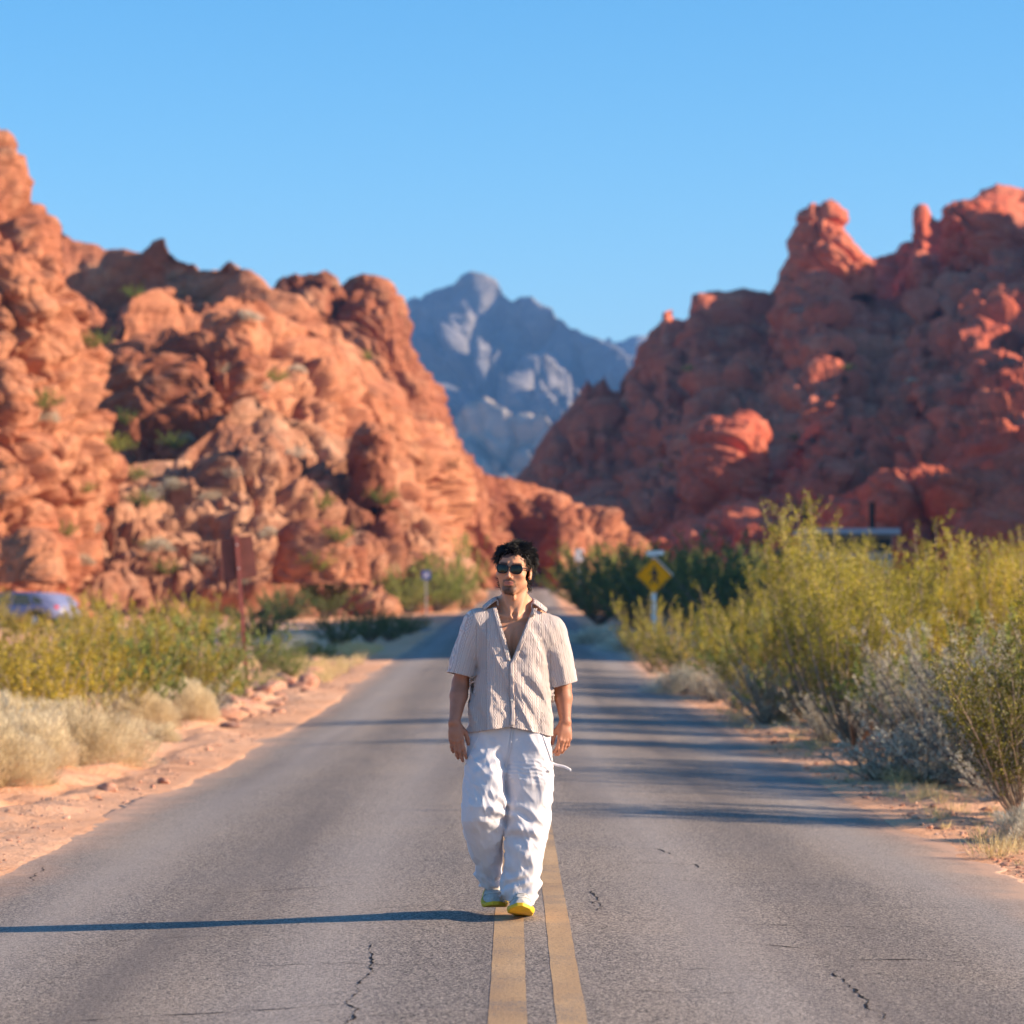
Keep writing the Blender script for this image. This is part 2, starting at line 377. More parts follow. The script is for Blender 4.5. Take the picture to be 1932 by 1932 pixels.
for i, (pts, w0) in enumerate([([(705, 1765), (712, 1800), (690, 1830), (668, 1870), (655, 1905), (640, 1950)], 0.022),
        ([(1125, 1690), (1128, 1700), (1122, 1715), (1240, 1722), (1330, 1728)], 0.013), ([(1125, 1662), (1122, 1700)], 0.022),
        ([(1060, 1588), (1240, 1588), (1275, 1600)], 0.012), ([(1150, 1612), (1320, 1612), (1330, 1622)], 0.012),
        ([(1350, 1725), (1560, 1722), (1790, 1727)], 0.012), ([(1370, 1755), (1450, 1760), (1530, 1766)], 0.018),
        ([(1560, 1785), (1720, 1779), (1850, 1782)], 0.014), ([(1570, 1800), (1600, 1835), (1640, 1860), (1660, 1895)], 0.03),
        ([(0, 1895), (220, 1885), (460, 1880), (640, 1876)], 0.015), ([(370, 1662), (560, 1655), (690, 1648)], 0.012),
        ([(0, 1633), (80, 1628)], 0.03), ([(60, 1628), (85, 1600)], 0.02), ([(480, 1798), (620, 1797), (700, 1800), (900, 1806)], 0.010),
        ([(1440, 1590), (1700, 1593)], 0.008), ([(1250, 1815), (1330, 1808), (1500, 1812)], 0.008),
        ([(100, 1810), (220, 1806), (330, 1800)], 0.008), ([(1130, 1850), (1260, 1858), (1400, 1852), (1560, 1860)], 0.009), ([(1010, 1655), (1090, 1653)], 0.010), ([(700, 1700), (820, 1696), (880, 1698)], 0.008), ([(150, 1745), (330, 1738), (520, 1742)], 0.008), ([(1480, 1680), (1640, 1684), (1850, 1678)], 0.009), ([(560, 1905), (700, 1898), (880, 1902)], 0.008), ([(1180, 1640), (1400, 1648), (1640, 1641)], 0.008)]):
    a, b = crack(pts, w0, 40+i); cv.append(a); cf.append(b+off); off += len(a)
tag(attach('crack', mesh_np('crack', np.concatenate(cv), np.concatenate(cf), M['crack'], False), road), kind='stuff')
# side road on the left
sx = np.arange(-75, -2.4, 0.8); sw = np.linspace(-3.0, 3.0, 9)
SX, SW = np.meshgrid(sx, sw, indexing='ij'); flare = np.clip((SX+9)/6.5, 0, 1)**2*4.0
SY = side_edge(SX)+SW+np.sign(SW)*flare*(np.abs(SW)/3)
o = attach('side_road', mesh_np('side_road', np.stack([SX, SY, ground_z(SX, SY)*0+zr(SY)+0.012*np.clip(-SX-12, 0, 60)*sstep(60, 140, SY)-0.075], -1).reshape(-1, 3), grid_faces(len(sx), len(sw))[:, ::-1], M['asphalt_plain']))
tag(o, 'asphalt side road leaving to the left in the rock shade', kind='structure')

# ---------------------------------------------------------------- rock
def normals_grid(Pg):
    du = np.gradient(Pg, axis=0); dv = np.gradient(Pg, axis=1); n = np.cross(du, dv); return n/(np.linalg.norm(n, axis=-1, keepdims=True)+1e-9)
DIP = [0.0, 1.0]                                    # dip of the beds in degrees, how much blocks are drawn out along it
def rock_disp(p, size, amp, seed, stretch=(1, 1, 1), tilt=0.0, octs=4, strata=0.25):
    cd2, sd2 = math.cos(R(DIP[0])), math.sin(R(DIP[0])); p = np.asarray(p)
    pr = np.stack([(p[:, 0]*cd2-p[:, 2]*sd2)*DIP[1], p[:, 1], p[:, 0]*sd2+p[:, 2]*cd2], -1)
    q = pr*np.array(stretch); q = q+np.stack([fbm(q/size*0.7, 2, seed+1), fbm(q/size*0.7+9, 2, seed+2), fbm(q/size*0.7+19, 2, seed+3)], -1)*size*0.35
    d = 0; a = amp; s = size
    for k in range(octs):
        f1, f2, idr, fac = worley(q/s, seed+k*11)
        d = d + a*(0.75*(1-f1*f1*1.5)-0.30+0.85*(idr-0.5)+0.70*fac) - a*1.15*np.clip(0.15-(f2-f1), 0, 1)*6
        s *= 0.46; a *= 0.38
    zz = (pr[:, 2]+0.3*tilt*p[:, 0]+0.8*fbm(p*0.12, 3, seed+70))/(size*0.20)
    d = d + strata*amp*(np.abs((zz % 1)-0.5)*2-0.5)*np.clip(0.5+fbm(p*0.08, 2, seed+88), 0, 1)
    return d + 0.25*amp*fbm(p/(size*0.25), 3, seed+60)
def crest_loft(name, mat, crest, base, back, nu, nv, size, amp, seed, prof=1.0, bulge=0.15, tilt=0.0, stretch=(1, 1, 1), smooth=True, zbase=None, topf=0.25, strata=0.25, octs=4, cap=0.10):
    """crest: (x, y, D) sight points; base: (x, D) foot line; back: metres the rear slope runs on; surface is foot > crest > rear foot"""
    cx = np.array([c[0] for c in crest], float)
    xs = np.linspace(cx[0], cx[-1], nu)
    cyy = np.interp(xs, cx, [c[1] for c in crest]); cD = np.interp(xs, cx, [c[2] for c in crest])
    bD = np.interp(xs, [b[0] for b in base], [b[1] for b in base])
    C = np.stack([(xs-CX)*cD/FPX, cD, CH-(cyy-HY)*cD/FPX], -1)
    B = np.stack([(xs-CX)*bD/FPX, bD, 0*bD], -1); B[:, 2] = ground_z(B[:, 0], B[:, 1])-1.5 if zbase is None else zbase
    n1 = int(nv*0.8); t = np.linspace(0, 1, n1)[None, :, None]
    f = t**prof
    G = B[:, None, :]*(1-t)+C[:, None, :]*t
    G[:, :, 2] = B[:, None, 2]+(C[:, None, 2]-B[:, None, 2])*(cap*sstep(0.93, 1.0, t[:, :, 0])+(1-cap)*f[:, :, 0]+bulge*np.sin(np.pi*t[:, :, 0]))
    t2 = np.linspace(0, 1, nv-n1+1)[None, 1:, None]
    Bk = C.copy(); Bk[:, 1] += back; Bk[:, 0] += (C[:, 0])*back/C[:, 1]; Bk[:, 2] = B[:, 2]
    G2 = C[:, None, :]*(1-t2)+Bk[:, None, :]*t2
    G = np.concatenate([G, G2], 1); n = normals_grid(G)
    if n[..., 2].mean() < 0: n = -n
    p = G.reshape(-1, 3); d = rock_disp(p, size, amp, seed, stretch, tilt, octs, strata).reshape(G.shape[:2])
    # keep the skyline near its traced height
    tt = np.concatenate([t[0, :, 0], 1+t2[0, :, 0]]); fall = 1-(1-topf)*np.exp(-((tt-1)/0.10)**2)
    Pg = G+n*(d*fall[None])[:, :, None]
    F = grid_faces(G.shape[0], G.shape[1])
    o = attach(name, mesh_np(name, Pg.reshape(-1, 3), F, mat, smooth)); return o
def tower(name, mat, rows, D, depth, nu, nv, size, amp, seed, lean=0.0, strata=0.25, stretch=(1, 1, 1), tilt=0.0, octs=4, power=2.4):
    """rock mass whose outline per height is rows=(y, xl, xr); closed ring cross sections, `depth` metres thick, leaning back with height"""
    ys = np.array([r[0] for r in rows], float); yy = np.linspace(ys[0], ys[-1], nv)
    xl = np.interp(yy, ys, [r[1] for r in rows]); xr = np.interp(yy, ys, [r[2] for r in rows])
    a = np.linspace(0, 2*np.pi, nu)
    z = CH-(yy-HY)*D/FPX; cx = ((xl+xr)/2-CX)*D/FPX; rx = (xr-xl)/2*D/FPX
    dp = np.interp(np.linspace(0, 1, nv), [0, 0.12, 0.5, 1], [0.35, 0.7, 1, 1.15])*depth/2
    dp = np.minimum(dp, rx*1.6+0.2)
    ca, sa = np.cos(a), np.sin(a)
    ex = np.sign(ca)*np.abs(ca)**(2/power); ey = np.sign(sa)*np.abs(sa)**(2/power)
    G = np.zeros((nu, nv, 3)); G[..., 0] = cx[None]+rx[None]*ex[:, None]
    G[..., 1] = D+dp[None]*ey[:, None]+lean*(z-z.min())[None]; G[..., 2] = z[None]
    G[..., 0] *= G[..., 1]/D
    # close the top
    top = G[:, :1].mean(axis=0, keepdims=True)+np.zeros((nu, 1, 3)); G = np.concatenate([top, (top*0.5+G[:, :1]*0.5), G], 1)
    cen = G.mean(axis=0, keepdims=True)
    n = normals_grid(G); o_ = (n*(G-cen)).sum(-1).mean(); n = n if o_ > 0 else -n
    n[:, :2] = (0, 0, 1)
    p = G.reshape(-1, 3); d = rock_disp(p, size, amp, seed, stretch, tilt, octs, strata).reshape(G.shape[:2])
    d[-1] = d[0]; n[-1] = n[0]; d[:, 0] = d[:, 0].mean()
    Pg = G+n*d[:, :, None]
    F = grid_faces(G.shape[0], G.shape[1])
    return attach(name, mesh_np(name, Pg.reshape(-1, 3), F if o_ < 0 else F[:, ::-1], mat))
# ================================================================ rock masses of the canyon
E_CREST = [(975,905),(990,885),(1010,860),(1040,810),(1070,770),(1095,735),(1107,708),(1118,730),(1140,706),(1155,728),(1180,715),(1195,690),(1210,650),(1235,622),(1250,612),(1256,575),(1266,592),(1292,595),(1302,556),(1316,542),(1345,545),(1370,552),(1400,546),(1430,552),(1458,542),(1478,505),(1490,455),(1505,428),(1522,410),(1541,390),(1560,402),(1584,410),(1572,442),(1600,452),(1620,460),(1640,482),(1690,478),(1708,458),(1722,440),(1729,392),(1745,388),(1757,414),(1775,416),(1790,383),(1830,378),(1850,358),(1880,348),(1932,356),(2050,330),(2200,300),(2500,300),(2900,350)]
def T(name, mat, rows, D, depth, label=None, kind='structure', **k):
    kk = dict(nu=150, nv=150, size=5.0, amp=1.1, seed=1); kk.update(k)
    o = tower(name, mat, rows, D, depth, **kk); tag(o, label, kind=kind); return o
# left side, from the back forward: beds dip down to the right
DIP[:] = [-32.0, 0.52]
o = crest_loft('rock_ridge', M['rock_l'], [(-1500,1110,262),(-1150,900,258),(-900,640,255),(-650,520,252),(-420,420,250),(20,440,250),(85,432,250),(118,421,250),(135,448,250),(170,462,250),(200,474,250),(235,470,249),(268,476,248),(288,455,247),(310,446,246),(328,462,246),(342,485,245),(372,492,244),(395,506,243),(415,500,242),(432,486,241),(452,492,240),(475,520,239),(505,545,238),(560,560,238),(640,620,240),(760,740,245)],
               [(-1500,240),(-900,205),(-420,190),(60,190),(400,196),(760,215)], 40, 460, 260, 7.0, 2.0, 101, prof=0.95, bulge=0.06, tilt=0.15, strata=0.3)
tag(o, 'craggy orange sandstone ridge forming the left skyline', kind='structure')
T('rock_fin', M['rock_l'], [(522,548,590),(534,538,700),(548,534,724),(590,534,738),(630,540,756),(690,556,784),(740,570,800),(800,590,816),(860,600,856),(900,600,890),(1000,600,940),(1130,590,1000)], 268, 20,
  'fluted orange rock fin beside the gap toward the blue mountain', nu=320, nv=240, size=6, amp=1.5, seed=111, stretch=(1.3, 1.3, 0.55), tilt=0.0, strata=0.15, lean=0.12, power=3)
o = crest_loft('rock_ridge', M['rock_l'], [(250,560,200),(300,545,202),(345,560,203),(380,590,204),(425,560,206),(480,560,208),(520,590,210),(560,612,212),(610,628,214),(640,655,216),(668,700,219),(700,738,223),(740,768,230),(790,792,240),(830,800,250),(865,850,258),(890,885,264),(930,898,272),(985,905,280),(1040,925,284),(1090,945,286),(1140,960,288),(1180,985,290),(1210,1008,292),(1226,1032,294),(1236,1080,295)],
               [(250,168),(600,188),(700,200),(830,225),(880,262),(960,276),(1010,268),(1060,250),(1120,250),(1180,268),(1236,288)], 26, 380, 230, 6.5, 1.7, 121, prof=0.85, bulge=0.10, tilt=0.3, strata=0.35)
tag(o, 'long orange sandstone ridge sloping down to a low sunlit nose above the road', kind='structure')
T('rock_cliff', M['rock_l'], [(225,-90,-30),(250,-140,-16),(290,-190,0),(340,-230,20),(400,-250,48),(430,-260,68),(480,-280,104),(540,-290,146),(590,-290,160),(640,-290,156),(700,-300,152),(760,-300,164),(820,-300,180),(870,-300,194),(920,-300,178),(960,-300,158),(1020,-300,148),(1075,-310,152),(1180,-310,165)], 150, 24,
  'tall layered orange cliff rising out of the left edge of the picture', nu=420, nv=380, size=5.2, amp=1.15, seed=131, strata=0.35, tilt=-0.12, power=2.6, stretch=(1.1, 1.1, 0.8))
T('rock_cliff', M['rock_l'], [(660,-90,10),(700,-120,40),(780,-140,62),(860,-140,72),(930,-140,92),(1000,-150,100),(1060,-150,120),(1180,-160,130)], 139, 14,
  'rounded lower buttress leaning on the tall left cliff', nu=220, nv=200, size=3.4, amp=0.8, seed=137, strata=0.4)
# capped block on the slope
T('rock_outcrop', M['rock_l'], [(636,300,345),(650,240,420),(668,205,462),(700,166,476),(745,166,482),(775,185,478),(800,178,470),(850,180,500),(900,190,560),(1000,190,620),(1130,190,640)], 181, 15,
  'massive capped sandstone block with a deeply shaded left face', nu=300, nv=260, size=4.2, amp=0.75, seed=141, strata=0.5, power=3.2)
o = crest_loft('rock_slope', M['rock_p'], [(60,1060,158),(150,960,164),(200,880,168),(260,872,170),(330,866,171),(400,800,173),(440,760,174),(480,742,175),(520,765,175),(560,790,176),(610,815,177),(650,838,178),(690,800,179),(722,806,180),(742,850,180),(744,900,180),(752,930,181),(790,950,182),(825,985,184),(850,1018,186),(862,1050,188),(880,1110,190)],
               [(60,146),(300,150),(600,156),(720,158),(880,170)], 22, 380, 260, 3.6, 1.15, 151, prof=0.9, bulge=0.05, tilt=0.35, strata=0.5)
tag(o, 'broken sunlit rubble slope of orange sandstone running down to the road', kind='structure')
# featured boulders
k_ = 0
for (rows, D, dep, lab, sd) in [
    ([(588,398,470),(600,384,482),(640,380,484),(672,384,478),(700,384,474)], 199, 4, 'square orange boulder wedged high on the left slope', 161),
    ([(800,690,726),(820,672,742),(860,660,748),(905,668,746),(960,650,752)], 172, 5, 'smooth tall sunlit boulder at the foot of the fluted rock fin', 163),
    ([(1010,40,88),(1030,16,112),(1060,10,120),(1100,8,124)], 128, 4, 'pale rounded boulder at the foot of the tall left cliff', 164),
    ([(985,560,620),(1000,530,660),(1040,520,690),(1100,510,700)], 150, 5, 'low sunlit boulder behind the brown sign', 165)]:
    o = tower('boulder', M['rock_l'], rows, D, dep, 90, 80, 2.2, 0.28, sd, power=2.6, strata=0.3); tag(o, lab, 'boulder')
# right side mountain: beds rise to the right
DIP[:] = [28.0, 0.50]
o = crest_loft('rock_mountain', M['rock_r'], [(x, y, 400+max(0, x-975)*0.03) for x, y in E_CREST],
               [(975,335),(1100,322),(1225,306),(1400,285),(1650,262),(1932,235),(2400,215),(2900,205)], 90, 640, 330, 11.0, 2.3, 201, prof=0.80, bulge=0.02, tilt=-0.35, strata=0.35, topf=0.35, octs=5)
tag(o, 'huge red sandstone mountain in shade filling the right side', kind='structure')
o = crest_loft('rock_ridge', M['rock_r'], [(1020,960,345),(1100,900,345),(1180,890,344),(1260,850,343),(1320,805,342),(1385,792,341),(1435,835,340),(1500,868,338),(1560,830,337),(1600,822,336),(1650,760,336),(1690,668,336),(1730,640,336),(1770,650,335),(1790,700,335),(1850,700,334),(1875,668,333),(1932,655,332),(2050,640,332),(2300,600,332)],
               [(1020,330),(1400,300),(2300,262)], 40, 420, 200, 8.0, 1.5, 231, prof=0.7, bulge=0.08, tilt=-0.5, strata=0.5, octs=4)
tag(o, 'lower red sandstone ridge with rounded domes across the right mountain', kind='structure')
o = crest_loft('rock_ridge', M['rock_r'], [(1180,1030,296),(1250,985,295),(1330,975,294),(1400,940,292),(1480,955,290),(1540,985,288),(1600,975,285),(1660,925,282),(1740,885,278),(1820,850,275),(1932,800,272),(2050,780,270),(2300,760,268)],
               [(1180,284),(1600,262),(2300,232)], 36, 360, 160, 7.0, 1.2, 241, prof=0.7, bulge=0.10, tilt=-0.6, strata=0.6, octs=4)
tag(o, 'lowest red sandstone ridge rising to the right behind the bushes', kind='structure')
for (rows, D, dep, lab, sd, sz, am) in [
    ([(786,1366,1402),(796,1336,1424),(820,1312,1440),(860,1296,1444),(920,1290,1452),(1000,1270,1470),(1120,1260,1480)], 312, 15, 'red dome with a sunlit top low on the right mountain', 211, 5, 1.0),
    ([(634,1712,1752),(646,1690,1782),(680,1676,1804),(740,1668,1816),(820,1650,1830)], 345, 14, 'red dome with a sunlit shoulder halfway up the right mountain', 212, 5, 1.0),
    ([(655,1872,1960),(670,1856,1990),(720,1850,2000),(790,1840,2010)], 340, 14, 'red rounded rock at the right edge of the mountain', 213, 5, 0.9),
    ([(828,1508,1560),(845,1490,1590),(900,1480,1600),(960,1480,1610)], 318, 10, 'red hump in shade above the creosote bushes', 214, 4, 0.9),
    ([(395,1528,1580),(415,1506,1586),(450,1496,1592),(500,1486,1640),(560,1470,1660)], 392, 10, 'hooked rock pinnacle on the right skyline catching the sun', 215, 4, 1.0),
    ([(700,1792,1840),(712,1770,1872),(740,1765,1900),(775,1770,1935)], 330, 9, 'sunlit slab of pale red rock on the right mountain', 216, 3.5, 0.7),
    ([(386,1800,1870),(400,1786,1900),(440,1784,1932),(520,1780,1960)], 395, 12, 'rounded sunlit shoulder on the right skyline', 217, 5, 1.0)]:
    o = tower('rock_dome', M['rock_r'], rows, D, dep, 130, 110, sz, am, sd, power=2.4, strata=0.35); tag(o, lab, 'rock')
T('rock_slope', M['rock_r'], [(900,1700,1800),(930,1640,1960),(980,1580,2060),(1040,1540,2160),(1140,1500,2300)], 255, 30,
  'low red slab of rock behind the creosote bushes', nu=240, nv=120, size=6, amp=1.3, seed=221, tilt=-0.5, strata=0.4)
# hills to the right, beyond the picture's edge, one casting the road's shade, the far one added to shade the mountain
def ridge(name, pts, half, size, amp, seed, nu=150, nv=60, mat=None):
    pts = np.array(pts, float); s = np.linspace(0, 1, nu); k = np.linspace(0, 1, len(pts))
    c = np.stack([np.interp(s, k, pts[:, j]) for j in range(3)], -1)
    v = np.linspace(-1, 1, nv); prof = (1-np.abs(v)**1.6)
    dirv = np.gradient(c[:, :2], axis=0); dirv /= np.linalg.norm(dirv, axis=1)[:, None]; nn = np.stack([dirv[:, 1], -dirv[:, 0]], -1)
    G = np.zeros((nu, nv, 3)); G[..., 0] = c[:, None, 0]+nn[:, None, 0]*v[None]*half; G[..., 1] = c[:, None, 1]+nn[:, None, 1]*v[None]*half
    G[..., 2] = c[:, None, 2]*prof[None]-1
    n = normals_grid(G); n = n if n[..., 2].mean() > 0 else -n
    d = rock_disp(G.reshape(-1, 3), size, amp, seed).reshape(nu, nv)
    return attach(name, mesh_np(name, (G+n*d[..., None]).reshape(-1, 3), grid_faces(nu, nv), mat or M['rock_r']))
o = ridge('rock_hill', [(58,64,4),(60,69,27),(61,92,29),(64,120,30),(66,150,30),(70,160,5)], 14, 6, 1.2, 301); tag(o, 'red rock hill beyond the right edge that shades the road', kind='structure')
o = ridge('rock_hill', [(118,172,8),(118,190,44),(120,240,48),(122,292,48),(124,318,58),(126,345,79),(130,430,78),(134,520,60)], 40, 10, 2.4, 302); tag(o, 'unseen red rock hill far right, added to shade the mountain', kind='structure')
# blue mountain
DIP[:] = [0.0, 1.0]
o = crest_loft('mountain', M['mount'], [(300,700,2800),(600,650,2790),(700,612,2780),(750,582,2770),(785,560,2765),(825,550,2760),(855,543,2750),(868,528,2745),(888,516,2740),(908,521,2735),(935,532,2730),(950,548,2720),(968,562,2710),(985,560,2700),(1002,560,2690),(1020,574,2680),(1040,582,2670),(1062,598,2650),(1085,620,2630),(1120,636,2600),(1150,652,2580),(1180,668,2560),(1240,690,2540),(1330,690,2500),(1440,640,2450),(1500,600,2400),(1700,600,2350),(1900,600,2300),(2200,600,2300)],
               [(300,2500),(750,2380),(1000,2120),(1200,1880),(1500,1700),(2200,1600)], 600, 420, 260, 85, 42, 401, prof=1.0, bulge=0.0, stretch=(1.5, 0.7, 0.40), octs=5, zbase=-5, topf=0.08, strata=0.1)
tag(o, 'steep bluish grey mountain far away in the gap', kind='structure')
o = crest_loft('foothill', M['sunlit_lime'], [(780,900,1750),(840,800,1740),(862,775,1730),(885,762,1720),(915,752,1710),(945,770,1690),(975,785,1680),(1010,788,1670),(1028,776,1660),(1050,800,1650),(1100,850,1650)],
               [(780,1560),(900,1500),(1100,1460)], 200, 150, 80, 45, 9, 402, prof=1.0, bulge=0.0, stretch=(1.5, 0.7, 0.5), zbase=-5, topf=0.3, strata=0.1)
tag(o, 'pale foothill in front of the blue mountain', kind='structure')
o = crest_loft('mountain', M['mount'], [(1000,720,3900),(1100,668,3900),(1145,640,3880),(1170,632,3860),(1200,625,3850),(1250,618,3850),(1400,640,3850)],
               [(1000,3500),(1400,3400)], 400, 100, 60, 90, 18, 403, zbase=-5, topf=0.3)
tag(o, 'low pale mountain shoulder to the right of the blue mountain', kind='structure')
for ob in [x for x in COL.objects if x.name.split('.')[0] in ('rock_ridge','rock_fin','rock_cliff','rock_outcrop','rock_slope','rock_mountain','rock_hill','mountain','foothill')]: ob['kind'] = 'structure'

# ---------------------------------------------------------------- air
def haze_box():
    bm = bmesh.new(); bm_box(bm, Vector((0, 2250, 223)), (7000, 5500, 466))
    n = N('thin desert haze'); pv = n.n('ShaderNodeVolumePrincipled'); pv.inputs['Density'].default_value = 0.00013
    pv.inputs['Color'].default_value = (0.20, 0.46, 1.0, 1); pv.inputs['Anisotropy'].default_value = 0.0
    n.l(pv.outputs[0], n.out.inputs['Volume'])
    tag(bm_obj('haze', bm, n.m), 'thin blue haze in the air of the canyon', 'haze', kind='stuff')
haze_box()
# ================================================================ plants
def leaf_mat(name, stops, trans=0.25, rough=0.75):
    n = N(name)
    at = n.n('ShaderNodeAttribute'); at.attribute_name = 'tint'
    inf = n.n('ShaderNodeObjectInfo')
    f = n.math('ADD', at.outputs['Fac'], n.math('MULTIPLY', n.math('SUBTRACT', inf.outputs['Random'], 0.5), 0.22))
    c = n.ramp(f, stops)
    d = n.n('ShaderNodeBsdfDiffuse'); n.l(c, d.inputs[0])
    t = n.n('ShaderNodeBsdfTranslucent'); n.l(c, t.inputs[0])
    g = n.n('ShaderNodeBsdfGlossy'); g.inputs['Roughness'].default_value = 0.5; g.inputs[0].default_value = (0.8, 0.8, 0.7, 1)
    m1 = n.n('ShaderNodeMixShader'); m1.inputs[0].default_value = trans; n.l(d.outputs[0], m1.inputs[1]); n.l(t.outputs[0], m1.inputs[2])
    m2 = n.n('ShaderNodeMixShader'); m2.inputs[0].default_value = 0.03; n.l(m1.outputs[0], m2.inputs[1]); n.l(g.outputs[0], m2.inputs[2])
    n.l(m2.outputs[0], n.out.inputs[0]); return n.m
L = {
 'creoL': leaf_mat('golden creosote leaves', [(0.05, (0.13, 0.10, 0.010)), (0.4, (0.34, 0.265, 0.020)), (0.7, (0.56, 0.42, 0.035)), (0.95, (0.72, 0.46, 0.06))]),
 'cnear': leaf_mat('olive creosote leaves', [(0.05, (0.06, 0.065, 0.01)), (0.5, (0.20, 0.18, 0.02)), (0.95, (0.46, 0.36, 0.04))]),
 'creo': leaf_mat('creosote leaves', [(0.05, (0.10, 0.095, 0.012)), (0.4, (0.31, 0.27, 0.022)), (0.7, (0.54, 0.44, 0.038)), (0.95, (0.72, 0.50, 0.07))]),
 'green': leaf_mat('green desert leaves', [(0.05, (0.07, 0.105, 0.022)), (0.5, (0.24, 0.29, 0.06)), (0.95, (0.46, 0.46, 0.13))]),
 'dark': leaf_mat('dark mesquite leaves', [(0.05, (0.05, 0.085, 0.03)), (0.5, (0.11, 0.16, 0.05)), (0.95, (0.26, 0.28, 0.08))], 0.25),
 'pale': leaf_mat('cream brittle twigs', [(0.05, (0.36, 0.26, 0.13)), (0.5, (0.70, 0.57, 0.37)), (0.95, (0.84, 0.74, 0.53))], 0.25),
 'grey': leaf_mat('grey sage leaves', [(0.05, (0.24, 0.20, 0.15)), (0.5, (0.58, 0.52, 0.40)), (0.95, (0.84, 0.78, 0.64))], 0.25),
 'straw': leaf_mat('straw grass', [(0.05, (0.42, 0.28, 0.10)), (0.5, (0.66, 0.50, 0.24)), (0.95, (0.80, 0.68, 0.42))], 0.3),
}
M['bark'] = plain('pale shrub bark', (0.36, 0.27, 0.20), 0.9, 0.1, var=0.3, sc=20)
M['bark_d'] = plain('grey shrub bark', (0.20, 0.16, 0.14), 0.9, 0.1, var=0.3, sc=20)

def set_tint(me, t, per):
    a = me.attributes.new('tint', 'FLOAT', 'POINT'); a.data.foreach_set('value', np.repeat(np.clip(t, 0, 1), per).astype(np.float32))
def leaves_mesh(name, C, Dv, ln, wd, tint, mat, g):
    n = len(C); Dv = Dv/(np.linalg.norm(Dv, axis=1)[:, None]+1e-9)
    r = g.normal(size=(n, 3)); W = np.cross(Dv, r); W /= np.linalg.norm(W, axis=1)[:, None]+1e-9
    ln = np.broadcast_to(ln, (n,))[:, None]; wd = np.broadcast_to(wd, (n,))[:, None]
    V = np.stack([C-Dv*ln*0.5, C+W*wd*0.5, C+Dv*ln*0.5, C-W*wd*0.5], 1).reshape(-1, 3)
    me = mesh_np(name, V, np.arange(4*n).reshape(-1, 4), mat, False); set_tint(me, tint, 4); return me
def tubes(name, paths, r0, r1, mat, sides=4):
    """paths (n, k, 3) -> tapered tubes in one mesh"""
    n, k, _ = paths.shape; T = np.gradient(paths, axis=1); T /= np.linalg.norm(T, axis=2, keepdims=True)+1e-9
    A = np.cross(T, np.array([0.13, 0.97, 0.21])); A /= np.linalg.norm(A, axis=2, keepdims=True)+1e-9; B = np.cross(T, A)
    rr = (np.asarray(r0).reshape(-1, 1)*(1-np.linspace(0, 1, k))+np.asarray(r1).reshape(-1, 1)*np.linspace(0, 1, k))[:, :, None]
    a = np.arange(sides)*2*np.pi/sides
    V = np.stack([paths+(A*math.cos(x)+B*math.sin(x))*rr for x in a], 2)      # n,k,sides,3
    idx = np.arange(n*k*sides).reshape(n, k, sides)
    f = np.stack([idx[:, :-1], np.roll(idx, -1, 2)[:, :-1], np.roll(idx, -1, 2)[:, 1:], idx[:, 1:]], -1).reshape(-1, 4)
    return mesh_np(name, V.reshape(-1, 3), f, mat)
def creosote(kind, h, spread, ns, nt_, nl, seed, leaf=(0.036, 0.017), mat='creo', bare=0.25, upright=0.6, bark='bark'):
    g = np.random.default_rng(seed); k = 8; s = np.linspace(0, 1, k)[None, :, None]
    az = g.uniform(0, 2*np.pi, ns); tl = np.abs(g.normal(0, 1, ns))*0.5+g.uniform(0, 0.7, ns); tl = np.clip(tl, 0, 1.25)
    hh = h*g.uniform(0.55, 1.0, ns)*(1-0.22*tl**2); hh[:3] = h*np.array([1.0, 0.97, 0.93])[:min(3, ns)]
    out = np.stack([np.cos(az), np.sin(az), 0*az], -1)*(np.sin(tl)*spread)[:, None]
    paths = out[:, None]*(s**upright)*1.0+np.array([0, 0, 1.0])*(hh[:, None, None]*s)
    wob = np.cumsum(g.normal(0, 0.035*h/ k*2.2, (ns, k, 3)), 1)*s; paths = paths+wob; paths[:, 0] = out*0.05
    st = tubes('stem', paths, h*0.0065*g.uniform(0.7, 1.6, ns), 0.002, M[bark])
    # twigs
    si = np.repeat(np.arange(ns), nt_); u = bare+(1-bare)*g.uniform(0, 1, len(si))**0.75
    fi = u*(k-1); i0 = np.minimum(fi.astype(int), k-2); fr = (fi-i0)[:, None]
    B = paths[si, i0]*(1-fr)+paths[si, i0+1]*fr; tan = paths[si, i0+1]-paths[si, i0]; tan /= np.linalg.norm(tan, axis=1)[:, None]
    d = tan*0.7+g.normal(0, 0.55, (len(si), 3))+np.array([0, 0, 0.55]); d /= np.linalg.norm(d, axis=1)[:, None]
    tlth = h*g.uniform(0.07, 0.20, len(si))*(1.15-0.5*u)
    tw = B[:, None]+d[:, None]*(tlth[:, None]*np.linspace(0, 1, 3))[:, :, None]
    tws = tubes('twig', tw, 0.0032, 0.0012, M[bark], 3)
    ti = np.repeat(np.arange(len(si)), nl); v = g.uniform(0.15, 1.05, len(ti))
    C = B[ti]+d[ti]*(tlth[ti]*v)[:, None]+g.normal(0, 0.016*h/2, (len(ti), 3))
    Dv = d[ti]+g.normal(0, 0.6, (len(ti), 3))
    clump = 0.5+0.28*vn(C*2.2, seed)+0.16*vn(C*7, seed+1)
    tint = clump+g.normal(0, 0.13, len(ti))
    C[:, 2] = np.maximum(C[:, 2], 0.02)
    fo = leaves_mesh('foliage', C, Dv, leaf[0]*g.uniform(0.6, 1.3, len(ti)), leaf[1]*g.uniform(0.7, 1.3, len(ti)), tint, L[mat], g)
    return (kind, [('foliage', fo), ('stems', st), ('twigs', tws)])
